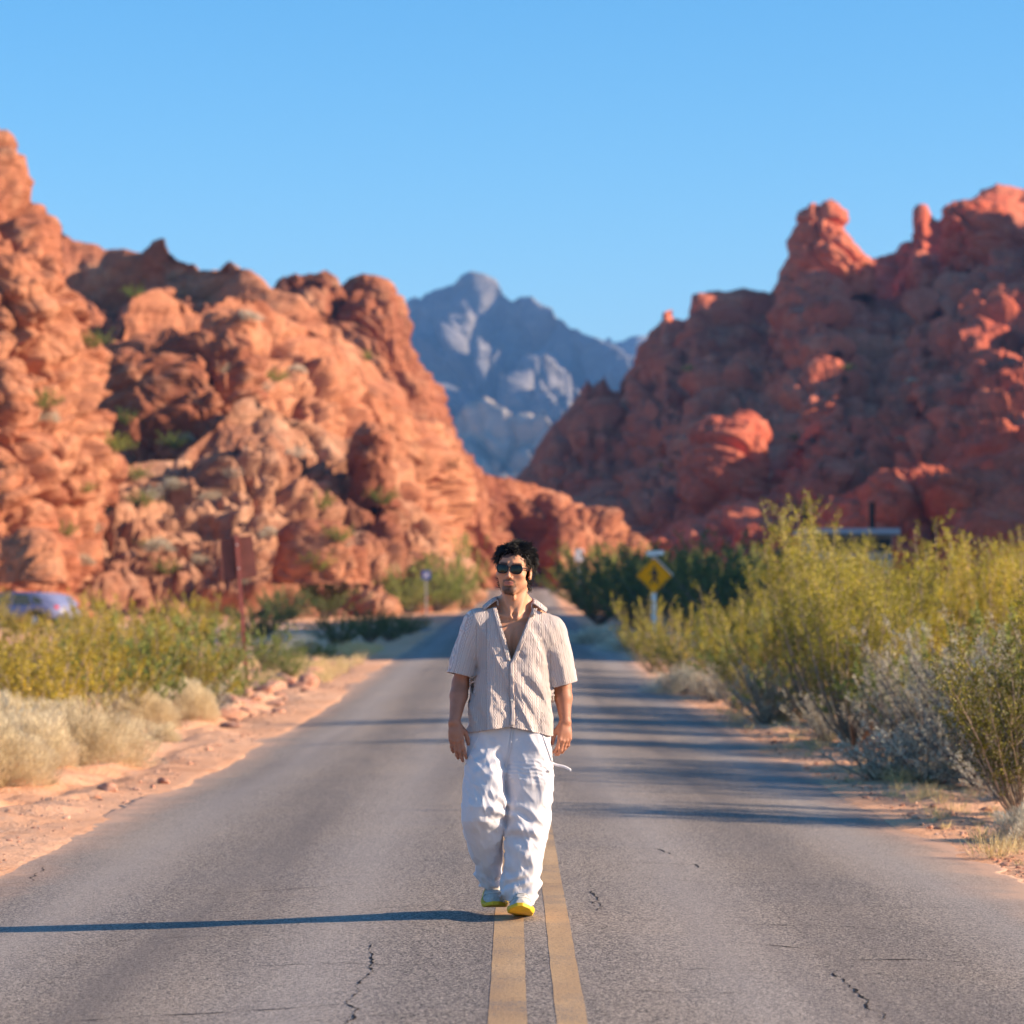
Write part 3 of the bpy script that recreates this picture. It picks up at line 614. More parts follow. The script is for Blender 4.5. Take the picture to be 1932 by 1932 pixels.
def dome(kind, r, h, n, seed, blade=(0.13, 0.006), mat='pale', bark='bark', up=0.35, lump=0.25):
    g = np.random.default_rng(seed)
    d = g.normal(size=(n, 3)); d[:, 2] = np.abs(d[:, 2]); d /= np.linalg.norm(d, axis=1)[:, None]
    R_ = 1+lump*vn(d*2.3, seed)+lump*0.6*vn(d*5.5, seed+2)
    rad = g.uniform(0.35, 1, n)**0.45
    C = d*np.array([r, r, h])*(R_*rad)[:, None]; C[:, 2] = np.maximum(C[:, 2], 0.01)
    Dv = d*1.0+g.normal(0, 0.38, (n, 3))+np.array([0, 0, up])
    tint = 0.50+0.25*vn(C*4, seed)+g.normal(0, 0.15, n)
    fo = leaves_mesh('foliage', C, Dv, blade[0]*g.uniform(0.5, 1.4, n), blade[1]*g.uniform(0.7, 1.5, n), tint, L[mat], g)
    ns = 40; az = g.uniform(0, 6.28, ns); s = np.linspace(0, 1, 5)[None, :, None]
    e = np.stack([np.cos(az)*r*0.8*g.uniform(0.2, 1, ns), np.sin(az)*r*0.8*g.uniform(0.2, 1, ns), h*g.uniform(0.5, 0.95, ns)], -1)
    st = tubes('stem', e[:, None]*s+g.normal(0, 0.02, (ns, 5, 3))*s, 0.006, 0.002, M[bark], 3)
    return (kind, [('foliage', fo), ('stems', st)])
PROTO = {}
PROTO['c1'] = creosote('creosote_bush', 3.0, 1.15, 50, 18, 28, 11)
PROTO['c2'] = creosote('creosote_bush', 2.6, 1.3, 48, 17, 28, 12)
PROTO['c3'] = creosote('creosote_bush', 1.7, 1.1, 36, 15, 22, 13, leaf=(0.030, 0.015))
PROTO['c4'] = creosote('creosote_bush', 1.7, 1.1, 38, 15, 24, 19, leaf=(0.032, 0.016), mat='creoL')
PROTO['cn'] = creosote('creosote_bush', 1.35, 0.8, 42, 20, 30, 14, leaf=(0.019, 0.010), upright=0.75, mat='cnear')
PROTO['g1'] = creosote('green_shrub', 1.5, 1.3, 46, 14, 22, 15, leaf=(0.038, 0.02), mat='green', bare=0.15, upright=0.8)
PROTO['g2'] = creosote('green_shrub', 1.1, 1.0, 40, 13, 20, 16, leaf=(0.034, 0.018), mat='green', bare=0.1, upright=0.9)
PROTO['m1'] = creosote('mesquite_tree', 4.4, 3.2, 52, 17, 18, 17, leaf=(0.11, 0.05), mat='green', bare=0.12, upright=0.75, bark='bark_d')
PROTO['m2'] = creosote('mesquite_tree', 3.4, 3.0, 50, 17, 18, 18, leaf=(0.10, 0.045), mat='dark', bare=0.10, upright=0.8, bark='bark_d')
PROTO['p1'] = dome('brittle_bush', 0.66, 0.62, 26000, 21, (0.085, 0.0045))
PROTO['p2'] = dome('brittle_bush', 0.55, 0.55, 22000, 22, (0.075, 0.0045), lump=0.38)
PROTO['p3'] = dome('brittle_bush', 0.9, 0.66, 30000, 23, (0.08, 0.005), lump=0.38)
PROTO['s1'] = creosote('sage_bush', 0.85, 0.75, 46, 13, 18, 24, leaf=(0.022, 0.008), mat='grey', bare=0.05, upright=0.9, bark='bark_d')
PROTO['s2'] = creosote('sage_bush', 1.35, 0.95, 50, 14, 18, 25, leaf=(0.026, 0.009), mat='grey', bare=0.1, upright=0.8, bark='bark_d')
PROTO['s3'] = dome('sage_bush', 0.7, 0.6, 9000, 26, (0.10, 0.006), 'grey', 'bark_d', 0.5, 0.4)
_used = set(); prng = random.Random(5)
RB = 'creosote bushes in the thicket on the right'; LP = 'cream rounded bushes on the left shoulder'
def plant(key, x, D, sc, label, group=None, cat='bush', dz=0.0, rz_=None, wx=None):
    """x: sight column at depth D; wx overrides with a world X"""
    X = (x-CX)*D/FPX if wx is None else wx
    kind, parts = PROTO[key]
    r = empty(kind, (X, D, gz1(X, D)-0.03+dz), prng.uniform(0, 6.28) if rz_ is None else rz_)
    s = sc if isinstance(sc, tuple) else (sc, sc, sc)
    if group == RB and D > 30: s = (s[0], s[1], s[2]*0.91)
    if group == LP: s = tuple(q*0.80 for q in s); r.location.x -= 0.25
    r.scale = s
    for nm, me in parts: attach(nm, me, r)['kind'] = 'stuff'
    tag(r, label, cat, group); return r
RB = 'creosote bushes in the thicket on the right'
# --- right side, nearest first
plant('cn', 1938, 22.6, 1.12, 'olive creosote bush cut by the right edge, nearest of all the bushes', RB)
plant('c3', 2110, 23.4, (1.0, 1.0, 1.12), 'creosote bush outside the right edge whose shade crosses the road', RB)
plant('c3', 2085, 27.6, (1.1, 1.1, 1.15), 'creosote bush outside the right edge behind the nearest one', RB)
plant('c3', 2200, 29.5, (1.2, 1.2, 1.3), 'creosote bush outside the right edge, third from the viewer', RB)
plant('c1', 2290, 28.4, (1.0, 1.0, 0.95), 'unseen tall creosote bush added at the right to shade the grey scrub', RB)  # three tall bushes out of view, added only to shade the scrub
plant('c2', 2250, 30.6, (1.0, 1.0, 1.0), 'unseen tall creosote bush added for shade at the right, second behind', RB)
plant('c2', 2330, 26.2, (0.9, 0.9, 0.9), 'unseen tall creosote bush added for shade at the right, nearest of the tall ones', RB)
plant('s1', 1905, 25.2, (0.9, 0.9, 0.7), 'dark scrub at the foot of the nearest creosote bush', 'grey bushes on the right')
plant('s1', 1560, 37.5, (0.9, 0.9, 0.8), 'grey scrub at the foot of the upright creosote, on its left', 'grey bushes on the right')
plant('g2', 1500, 43.5, (1.0, 1.0, 1.0), 'green shrub filling the foot of the thicket right of the silvery bush', RB)
plant('g2', 1690, 36.0, (1.0, 1.0, 1.1), 'green shrub under the broad creosote bush', RB)
plant('g1', 1760, 34.5, (0.9, 0.9, 0.95), 'green shrub behind the pale sage', RB)
plant('g1', 1440, 52.0, (1.0, 1.0, 1.0), 'green shrub low in the thicket left of the tallest spray', RB)
plant('s3', 1945, 20.8, 0.45, 'small dark tuft of scrub on the right shoulder at the very edge', None)
plant('s1', 1660, 28.6, (0.9, 0.9, 0.62), 'low blue grey bush in shade nearest the asphalt on the right', 'grey bushes on the right')
plant('s1', 1750, 28.2, (1.25, 1.1, 0.85), 'wide blue grey bush in shade left of the nearest creosote', 'grey bushes on the right')
plant('s1', 1850, 27.8, (1.2, 1.1, 1.0), 'dark grey bush right under the pale sage bush', 'grey bushes on the right')
plant('s2', 1800, 31.0, 1.12, 'tall pale grey sage bush with whitish twigs at the right', 'grey bushes on the right')
plant('s2', 1890, 30.2, 1.05, 'pale sage bush touching the right edge above the dark scrub', 'grey bushes on the right')
plant('c1', 1610, 35.4, (0.86, 0.86, 0.86), 'upright yellow creosote bush with bare stems showing at its foot beside the road', RB)
plant('s2', 1720, 33.5, 0.9, 'brownish sage bush between the creosote and the pale bush', 'grey bushes on the right')
plant('s1', 1452, 42.5, 1.12, 'round silvery bush at the road edge', 'grey bushes on the right')
plant('s1', 1395, 48, 0.9, 'purplish grey bush in the shade of the thicket edge', 'grey bushes on the right')
plant('c1', 1545, 42.0, (1.0, 1.0, 1.16), 'tallest creosote bush with one long spray against the red mountain', RB)
plant('c2', 1690, 39.0, (1.1, 1.1, 1.0), 'broad creosote bush behind the brownish sage', RB)
plant('c1', 1640, 45.0, (1.05, 1.05, 1.0), 'creosote bush in front of the small building with vent pipes', RB)
plant('c2', 1785, 42.0, (1.1, 1.1, 1.16), 'creosote bush with upright plumes right of the vent pipes', RB)
plant('g1', 1830, 36.0, (1.05, 1.05, 1.15), 'fresh green shrub among the yellow creosote near the right edge', RB)
plant('c1', 1880, 41.0, (1.05, 1.05, 1.02), 'creosote bush with a forked plume at the right edge', RB)
plant('c1', 1960, 44.0, 1.0, 'creosote bush half outside the right edge', RB)
plant('g1', 1915, 33.5, 1.15, 'pale green shrub at the right edge over the sage', RB)
plant('c2', 1470, 47.0, (1.0, 1.0, 0.86), 'creosote bush behind the silvery roadside bush', RB)
plant('c2', 1400, 53.0, (0.95, 0.95, 0.82), 'creosote bush with orange tips right of the yellow sign', RB)
plant('c3', 1345, 57.0, (1.1, 1.1, 1.0), 'creosote bush lower right of the yellow sign', RB)
plant('c3', 1285, 62.0, (1.05, 1.05, 1.05), 'creosote bush standing before the post of the yellow sign', RB)
plant('c3', 1238, 66.0, (1.1, 1.1, 1.1), 'last lit creosote bush of the thicket beside the road', RB)
plant('c3', 1430, 60.0, (1.3, 1.3, 1.3), 'creosote bush deep in the thicket', RB)
plant('s3', 1290, 54.5, (0.9, 0.9, 0.8), 'dark rounded bush at the road edge below the yellow sign', 'grey bushes on the right')
plant('s1', 1345, 50.5, 0.8, 'bush in shade where the road shadows begin', 'grey bushes on the right')
_rw = ['behind the tallest spray', 'left of the small building', 'hiding the foot of the small building', 'right of the small building', 'behind the upright plumes', 'farthest back near the right edge', 'outside the right edge, farthest back', 'outside the right edge, in the middle', 'outside the right edge, nearest']
for i, (x, D, s) in enumerate([(1500, 56, 1.0), (1590, 58, 1.05), (1680, 55, 1.0), (1760, 53, 1.0), (1850, 55, 1.0), (1935, 52, 1.0), (2010, 50, 1.0), (2080, 42, 1.0), (2030, 36, 0.85)]):
    plant('c1' if i % 2 else 'c2', x, D, s, 'creosote bush '+_rw[i], RB)
# --- right, shaded trees past the sign
MB = 'mesquite trees in the shade on the right'
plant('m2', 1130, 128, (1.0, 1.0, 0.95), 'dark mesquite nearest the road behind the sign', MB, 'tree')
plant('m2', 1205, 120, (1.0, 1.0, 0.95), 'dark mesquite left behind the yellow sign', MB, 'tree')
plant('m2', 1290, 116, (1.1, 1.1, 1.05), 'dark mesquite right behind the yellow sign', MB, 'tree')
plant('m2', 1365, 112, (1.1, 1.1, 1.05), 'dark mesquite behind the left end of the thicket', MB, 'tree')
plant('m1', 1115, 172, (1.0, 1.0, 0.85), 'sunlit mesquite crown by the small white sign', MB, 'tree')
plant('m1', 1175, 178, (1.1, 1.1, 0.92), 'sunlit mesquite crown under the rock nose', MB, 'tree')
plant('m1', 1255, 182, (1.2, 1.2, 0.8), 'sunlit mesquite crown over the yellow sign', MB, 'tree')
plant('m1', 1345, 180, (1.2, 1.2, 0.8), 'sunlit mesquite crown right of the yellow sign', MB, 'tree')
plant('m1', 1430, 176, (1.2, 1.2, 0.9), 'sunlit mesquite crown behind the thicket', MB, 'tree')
plant('s3', 1118, 92, (1.3, 1.3, 1.2), 'rounded grey bush in shade where the side track meets the road', None)
plant('s3', 1195, 84, (1.3, 1.0, 0.8), 'low purplish bush in shade left of the yellow sign', None)
# --- left side
LP = 'cream rounded bushes on the left shoulder'
for (key, x, D, s, lab) in [
  ('p1', 20, 26.4, (1.25, 1.1, 1.25), 'cream bush at the left edge, largest and nearest of the row'),
  ('p2', 105, 28.6, (1.25, 1.2, 1.25), 'second cream bush from the left edge'),
  ('p3', -40, 29.5, (1.1, 1.1, 1.25), 'cream bush cut by the left edge behind the nearest one'),
  ('p1', 60, 31.2, (1.1, 1.1, 1.3), 'cream bush rising behind the first two'),
  ('p3', 185, 30.2, (1.0, 1.1, 1.25), 'broad cream bush in the middle of the left row'),
  ('p2', 150, 33.5, (1.3, 1.2, 1.35), 'highest domed cream bush of the left row'),
  ('p2', 240, 33.2, (0.95, 1.0, 0.85), 'low cream bush just right of the highest dome'),
  ('p1', 300, 38.4, (1.0, 1.0, 1.25), 'cream bush with a shaded hollow second from the right end'),
  ('p2', 342, 36.4, (0.55, 0.6, 0.6), 'smallest cream bush beside the sandy bank'),
  ('p1', 382, 41.5, (0.95, 0.95, 1.15), 'last cream bush at the right end of the row')]:
    plant(key, x, D*1.075, s, lab, LP)
plant('s1', 395, 46, 0.75, 'small silvery bush behind the last cream bush', None)
plant('s1', 8, 32.5, 0.9, 'whitish dead bush at the left edge under the creosote', None)
LC = 'creosote bushes on the left'
for (key, x, D, s, lab) in [
  ('c4', 60, 38, (1.1, 1.1, 0.85), 'orange tinged creosote bush behind the nearest cream bush'),
  ('c4', 150, 41, (1.15, 1.15, 0.9), 'creosote bush behind the second cream bush'),
  ('g2', 240, 43, (1.1, 1.1, 1.1), 'greenish shrub in the left thicket'),
  ('c4', 300, 46, (1.15, 1.15, 0.95), 'orange creosote bush behind the shaded hollow'),
  ('c4', -20, 43, (1.2, 1.2, 0.9), 'creosote bush cut by the left edge'),
  ('c4', 90, 50, (1.3, 1.3, 0.98), 'creosote bush under the parked car'),
  ('g1', 200, 52, (1.1, 1.1, 0.95), 'rounded green shrub below the pale strip of sand'),
  ('c4', 260, 56, (1.3, 1.3, 1.05), 'yellow creosote bush in the back of the left thicket'),
  ('g2', 335, 52, (1.25, 1.25, 1.3), 'bright green shrub left of the sign post'),
  ('g2', 395, 55, (1.2, 1.2, 1.25), 'bright green shrub touching the sign post'),
  ('g2', 425, 51, (0.85, 0.85, 0.8), 'dark green shrub at the foot of the brown sign'),
  ('g2', 505, 66, (0.9, 0.9, 1.0), 'leafy green shrub right of the brown sign'),
  ('g2', 545, 62, (0.55, 0.55, 0.6), 'low green shrub tail beside the sand bank')]:
    plant(key, x, D, s, lab, LC)
_lw = ['right below the car body', 'right of the parked car', 'outside the left edge', 'before the pale strip of sand', 'left behind the bright green shrubs', 'behind the foot of the brown sign']
for i, (x, D, s) in enumerate([(20, 66, 0.75), (120, 70, 0.75), (-60, 58, 0.8), (210, 72, 1.0), (320, 70, 1.0), (400, 74, 1.0)]):
    plant('c3', x, D, s, 'back row creosote bush '+_lw[i], LC)
plant('c3', 175, 92, (1.0, 1.0, 1.0), 'thin creosote right of the parked car before the cliff foot', LC)
plant('c4', 45, 106, (0.8, 0.8, 0.68), 'low creosote just below the windows of the parked car', LC)
plant('c3', -30, 99, (1.2, 1.2, 0.9), 'thin creosote cut by the left edge before the parked car', LC)
plant('c3', 290, 96, (1.0, 1.0, 0.8), 'straggly creosote before the low sunlit boulder', LC)
plant('c3', 372, 92, (0.8, 0.8, 0.8), 'straggly creosote left of the brown sign panel', LC)
LM = 'mesquite trees and bushes beyond the side road'
for (key, x, D, s, lab) in [
  ('m1', 873, 195, (0.55, 0.55, 1.05), 'tall narrow sunlit tree left of the man'),
  ('m1', 822, 168, (0.9, 0.9, 0.75), 'broad sunlit mesquite behind the blue sign'),
  ('m1', 775, 165, (0.8, 0.8, 0.6), 'sunlit mesquite left of the blue sign'),
  ('m1', 858, 172, (0.6, 0.6, 0.7), 'sunlit mesquite right of the blue sign'),
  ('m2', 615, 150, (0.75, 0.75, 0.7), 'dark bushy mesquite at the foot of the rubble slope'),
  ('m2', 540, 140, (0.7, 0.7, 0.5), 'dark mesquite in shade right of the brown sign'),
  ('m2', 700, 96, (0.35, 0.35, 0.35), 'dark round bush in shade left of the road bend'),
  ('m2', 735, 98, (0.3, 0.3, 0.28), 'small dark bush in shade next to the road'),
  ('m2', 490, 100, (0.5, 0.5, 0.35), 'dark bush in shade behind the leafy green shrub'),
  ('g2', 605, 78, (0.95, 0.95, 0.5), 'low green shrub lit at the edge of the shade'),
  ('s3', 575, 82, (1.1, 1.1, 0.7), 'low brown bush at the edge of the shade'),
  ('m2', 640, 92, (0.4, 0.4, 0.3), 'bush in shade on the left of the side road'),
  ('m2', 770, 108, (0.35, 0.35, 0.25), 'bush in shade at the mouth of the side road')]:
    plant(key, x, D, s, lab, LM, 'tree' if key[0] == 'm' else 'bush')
# --- small shrubs rooted on the left slopes, found by casting down onto the rock
bpy.context.view_layer.update(); dg = bpy.context.evaluated_depsgraph_get()
cnt = 0
for (x, y) in [(75,770),(90,790),(165,925),(285,940),(272,955),(400,938),(215,850),(240,870),(330,845),(350,830),(255,905),(180,1000),(270,1030),(300,1035),(640,1020),(655,1030),(205,960),(330,920),(520,720),(500,735),(690,680),(560,700),(120,1010),(440,900),(600,960),(380,1060),(310,1080),(460,1100),(175,655),(470,600),(250,560),(560,860),(720,950),(510,1010),(600,1075),(420,700),(235,800),(155,1060),(1300,700),(1440,600),(1500,830),(1700,830),(1600,700),(1450,900),(1250,880),(1720,720)]:
    v = Vector(P(x, y, 100))-Vector((0, 0, CH)); ok, loc, nrm, idx, ob, mt = S.ray_cast(dg, Vector((0, 0, CH))+v*1.05, v.normalized())
    if not ok or loc.y > 500 or loc.y < 110: continue
    kind, parts = PROTO[('g2', 's3', 'g2', 's1')[cnt % 4]]
    r = empty(kind, (loc.x, loc.y, loc.z-0.15), prng.uniform(0, 6)); s = prng.uniform(0.5, 1.1); r.scale = (s*1.2, s*1.2, s)
    for nm, me in parts[:1]: attach(nm, me, r)['kind'] = 'stuff'
    hgt = 'low' if loc.z < 9 else ('halfway up' if loc.z < 16 else 'high')
    w1 = ('green', 'grey', 'bright green', 'silvery')[cnt % 4]
    w2 = ob.get('label', 'canyon rock').split(' in ')[0].split(' with ')[0].split(' that ')[0]
    w2 = ' '.join(w2.split()[:7])
    tag(r, 'small %s shrub %s on the %s' % (w1, hgt, w2), 'shrub', 'small shrubs dotted over the rock slopes'); cnt += 1

_by = {}
for o in COL.objects:
    if o.get('group') == 'small shrubs dotted over the rock slopes': _by.setdefault(o['label'], []).append(o)
for lb, os_ in _by.items():
    if len(os_) > 1:
        for i, o in enumerate(sorted(os_, key=lambda q: q.location.x/q.location.y)):
            o['label'] = ' '.join(lb.split()[:13])+', '+(['leftmost', 'second from left', 'third from left', 'fourth from left', 'fifth from left', 'sixth from left', 'seventh from left'][i] if i < 7 else 'rightmost')
# --- ground litter
def blobs(n, seed, pos, size, flat=0.6):
    """angular little stones: jittered icosahedra"""
    g = np.random.default_rng(seed); t = (1+5**0.5)/2
    iv = np.array([(-1,t,0),(1,t,0),(-1,-t,0),(1,-t,0),(0,-1,t),(0,1,t),(0,-1,-t),(0,1,-t),(t,0,-1),(t,0,1),(-t,0,-1),(-t,0,1)])/1.9
    fi = np.array([(0,11,5),(0,5,1),(0,1,7),(0,7,10),(0,10,11),(1,5,9),(5,11,4),(11,10,2),(10,7,6),(7,1,8),(3,9,4),(3,4,2),(3,2,6),(3,6,8),(3,8,9),(4,9,5),(2,4,11),(6,2,10),(8,6,7),(9,8,1)])
    V = iv[None]*g.uniform(0.65, 1.25, (n, 12, 1))*g.uniform(0.6, 1.4, (n, 1, 3)); V[..., 2] *= flat
    a = g.uniform(0, 6.28, n); ca, sa = np.cos(a)[:, None], np.sin(a)[:, None]
    X = V[..., 0]*ca-V[..., 1]*sa; Y = V[..., 0]*sa+V[..., 1]*ca
    V = np.stack([X, Y, V[..., 2]], -1)*size[:, None, None]+pos[:, None]
    return V.reshape(-1, 3), (fi[None]+np.arange(n)[:, None, None]*12).reshape(-1, 3)
def scatter(n, seed, side):
    g = np.random.default_rng(seed); Y = 9+g.uniform(0, 1, n)**1.7*70
    off = g.exponential(0.9, n)*(0.5+Y/60)
    X = (RL-0.02-off) if side < 0 else (RR+0.02+off); on = g.uniform(0, 1, n) < 0.0
    return X, Y
for side, nm, lab in ((-1, 'gravel', 'loose pebbles on the left sandy shoulder'), (1, 'gravel', 'loose pebbles and grit on the right shoulder')):
    X, Y = scatter(1700 if side < 0 else 5200, 3+side, side); Z = ground_z(X, Y); g = np.random.default_rng(9+side)
    sz = np.clip(g.lognormal(-4.55, 0.55, len(X)), 0.004, 0.045)
    V, F = blobs(len(X), 5+side, np.stack([X, Y, Z+sz*0.15], -1), sz)
    tag(attach(nm, mesh_np(nm, V, F, M['stone'], False)), lab, 'gravel', kind='stuff')
# rubble bank by the brown sign and other single stones
g = np.random.default_rng(77); k_ = 0
V, F = blobs(1, 1, np.zeros((1, 3)), np.ones(1), 0.7); st_me = [mesh_np('stone', *blobs(1, 200+i, np.zeros((1, 3)), np.ones(1), 0.75), M['stone'], False) for i in range(6)]
for me in st_me:
    bm = bmesh.new(); bm.from_mesh(me); bmesh.ops.bevel(bm, geom=bm.edges[:], offset=0.12, segments=1, affect='EDGES'); bm.to_mesh(me); bm.free()
for i in range(110):
    x = g.uniform(425, 640); y = 1345-(x-440)*0.33+g.normal(0, 13); D = FPX*1.45/(y-HY)
    X = (x-CX)*D/FPX
    if X > RL-0.15: continue
    o = attach('stone', st_me[i % 6]); s = float(np.clip(g.lognormal(-2.15, 0.5), 0.06, 0.30)); o.scale = (s*1.3, s, s*0.8); o.rotation_euler = (g.uniform(-.3, .3), g.uniform(-.3, .3), g.uniform(0, 6))
    o.location = (X, D, gz1(X, D)+s*0.1); tag(o, 'broken pinkish stone in the rubble bank under the brown sign', 'stone', 'stones of the rubble bank')
for (x, y, s, lab) in [(50, 1460, 0.05, 'small white stone under the nearest cream bush'), (310, 1468, 0.10, 'dark clod of earth on the left shoulder, nearest the asphalt'), (203, 1484, 0.08, 'dark clod of earth on the left shoulder left of the larger one'), (1185, 1236, 0.25, 'pink stone lying right of the road at the shade line'), (1440, 1345, 0.07, 'pale stone at the foot of the silvery bush')]:
    D = FPX*1.45/(y-HY); X = (x-CX)*D/FPX; o = attach('stone', st_me[int(x) % 6]); o.scale = (s*1.4, s, s); o.rotation_euler = (0.2, 0.1, x); o.location = (X, D, gz1(X, D)+s*0.2); tag(o, lab, 'stone')
def tufts(pts, seed, nb, hgt):
    g = np.random.default_rng(seed); C, Dv, ln = [], [], []
    for (X, Y, s) in pts:
        n = int(nb*s); a = g.uniform(0, 6.28, n); r = g.uniform(0, 0.09*s, n); z = ground_z(np.full(n, X), np.full(n, Y))
        l = hgt*s*g.uniform(0.4, 1.1, n); d = np.stack([np.cos(a)*0.5, np.sin(a)*0.5, 1+0*a], -1)+g.normal(0, 0.25, (n, 3))
        d /= np.linalg.norm(d, axis=1)[:, None]
        C.append(np.stack([X+np.cos(a)*r, Y+np.sin(a)*r, z], -1)+d*l[:, None]*0.5); Dv.append(d); ln.append(l)
    C, Dv, ln = np.concatenate(C), np.concatenate(Dv), np.concatenate(ln)
    return leaves_mesh('dry_grass', C, Dv, ln, 0.004, 0.5+0.4*g.normal(0, .5, len(C)), L['straw'], g)
g = np.random.default_rng(12); pts = []
for i in range(190):
    Y = g.uniform(17, 48); X = RR+0.15+g.exponential(0.8)*(0.6 if Y < 30 else 1); pts.append((X, Y, g.uniform(0.3, 1.0)))
for x, y in ((1700, 1462), (1690, 1470), (1720, 1465), (1870, 1606), (1850, 1450), (1830, 1452), (1800, 1455), (1600, 1395), (1580, 1398), (1430, 1365), (1470, 1368), (1490, 1360)):
    D = FPX*1.45/(y-HY); pts.append(((x-CX)*D/FPX, D, 1.5)); pts.append(((x+12-CX)*D/FPX, D, 1.1))
tag(attach('dry_grass', tufts(pts, 3, 60, 0.16)), 'tufts of straw coloured grass along the right shoulder', 'grass', kind='stuff')
pts = []
for i in range(340):
    Y = g.uniform(60, 88); X = RL-0.5-abs(g.normal(0, 1.0))*1.6; pts.append((X, Y, g.uniform(0.5, 1.6)))
for i in range(60):
    Y = g.uniform(24, 44); X = RL-1.3-g.exponential(0.5); pts.append((X, Y, g.uniform(0.3, 0.8)))
tag(attach('dry_grass', tufts(pts, 4, 70, 0.20)), 'straw coloured grass on the left sand bank', 'grass', kind='stuff')
# ================================================================ signs, car, small building
M['rust'] = plain('dark red brown sign metal', (0.17, 0.052, 0.040), 0.55, 0.35, var=0.18, sc=5)
M['rust_post'] = plain('red brown steel post', (0.27, 0.075, 0.062), 0.55, 0.35, var=0.2, sc=9)
M['yellow'] = plain('yellow reflective sign face', (0.98, 0.36, 0.0), 0.7, 0.1, var=0.04)
M['black'] = plain('black paint', (0.012, 0.012, 0.012), 0.5, 0.4)
M['white'] = plain('white painted metal', (0.80, 0.79, 0.78), 0.45, 0.4, var=0.05)
M['galv'] = plain('pale galvanised steel', (0.62, 0.62, 0.62), 0.45, 0.5, metal=0.3, var=0.1)
M['blue'] = plain('blue sign face', (0.05, 0.13, 0.50), 0.4, 0.5, var=0.08)
M['paintc'] = plain('shade blue over white car paint', (0.22, 0.23, 0.38), 0.3, 0.5, var=0.06)  # white car; the blue of its shade is put into the paint
M['glass'] = plain('dark car glass', (0.012, 0.03, 0.045), 0.08, 0.8)
M['rubber'] = plain('black tyre rubber', (0.02, 0.02, 0.02), 0.85, 0.2)
M['alloy'] = plain('wheel metal', (0.45, 0.45, 0.46), 0.35, 0.5, metal=0.7)
M['red'] = plain('red lamp glass', (0.45, 0.02, 0.02), 0.2, 0.5)
M['roofw'] = plain('pale roof sheet', (0.46, 0.42, 0.46), 0.7, 0.2, var=0.06)
M['wall_g'] = plain('grey building wall', (0.42, 0.38, 0.36), 0.85, 0.2, var=0.12)
M['wall_d'] = plain('dark screened wall', (0.05, 0.055, 0.06), 0.8, 0.2)
def box_obj(name, c, s_, mat, parent, rot=None, bevel=0.0):
    bm = bmesh.new(); bm_box(bm, Vector(c), s_, rot, bevel); return bm_obj(name, bm, mat, parent)
# brown sign seen from behind, post leaning a little
X0, Y0 = -4.96, 57.2
r = empty('brown_sign', (X0, Y0, gz1(X0, Y0)-0.05), R(9)); r.rotation_euler = (0, R(-4.2), R(9))
H_ = P(0, 1010, Y0)[2]-gz1(X0, Y0)+0.06
box_obj('post', (0, -0.03, H_/2), (0.075, 0.06, H_), M['rust_post'], r, None, 0.006)
bm = bmesh.new(); bm_prism(bm, [(-0.33, H_-0.84), (0.34, H_-0.80), (0.30, H_-0.02), (-0.30, H_-0.07)], 0.006, 0.03); bm_obj('panel', bm, M['rust'], r)
for z in (H_-0.18, H_-0.62): box_obj('bolt', (0, -0.066, z), (0.03, 0.016, 0.03), M['galv'], r)
tag(r, 'brown sign seen from behind on a thin leaning post at the left roadside', 'sign')
# yellow diamond with the walking figure
X0, Y0 = 4.10, 90.0; gzz = gz1(X0, Y0); zc = P(0, 1086, Y0)[2]-gzz
r = empty('crossing_sign', (X0, Y0, gzz), R(6))
box_obj('post', (0, 0.03, (zc+0.55)/2), (0.13, 0.06, zc+0.55), M['white'], r)
h = 0.54; bm = bmesh.new(); bm_prism(bm, [(0, zc-h), (h, zc), (0, zc+h), (-h, zc)], -0.014, -0.004); bm_obj('face', bm, M['yellow'], r)
bm = bmesh.new(); bm_prism(bm, [(0.06, zc-h+0.05), (h+0.04, zc+0.03), (0.06, zc+h+0.01), (-h+0.13, zc+0.03)], 0.062, 0.075); q = bm_obj('rear_panel', bm, M['galv'], r)
bm = bmesh.new()
for a, b in (((0, zc-h+0.045), (h-0.045, zc)), ((h-0.045, zc), (0, zc+h-0.045)), ((0, zc+h-0.045), (-h+0.045, zc)), ((-h+0.045, zc), (0, zc-h+0.045))):
    a, b = Vector((a[0], 0, a[1])), Vector((b[0], 0, b[1])); d = (b-a).normalized(); n_ = Vector((-d.z, 0, d.x))*0.008
    bm_prism(bm, [((a-n_).x, (a-n_).z), ((b-n_).x, (b-n_).z), ((b+n_).x, (b+n_).z), ((a+n_).x, (a+n_).z)], -0.018, -0.0145)
bm_obj('border', bm, M['black'], r)
bm = bmesh.new()                                                     # hiker pictogram
def limb(a, b, wa, wb):
    a, b = Vector((a[0], 0, a[1]+zc)), Vector((b[0], 0, b[1]+zc)); d = (b-a).normalized(); n_ = Vector((-d.z, 0, d.x))
    bm_prism(bm, [((a-n_*wa).x, (a-n_*wa).z), ((b-n_*wb).x, (b-n_*wb).z), ((b+n_*wb).x, (b+n_*wb).z), ((a+n_*wa).x, (a+n_*wa).z)], -0.019-0.0004*len(bm.faces), -0.0145)
limb((0.0, 0.17), (0.015, -0.03), 0.062, 0.045); limb((0.01, -0.02), (-0.12, -0.26), 0.040, 0.024); limb((0.02, -0.02), (0.12, -0.25), 0.040, 0.024)
limb((0.035, 0.14), (0.14, 0.0), 0.024, 0.018); limb((-0.03, 0.14), (-0.13, 0.02), 0.026, 0.018)
bm_prism(bm, [(0.0+0.045*math.cos(k*math.pi/6), zc+0.235+0.045*math.sin(k*math.pi/6)) for k in range(12)], -0.024, -0.0145)
bm_obj('walker_symbol', bm, M['black'], r)
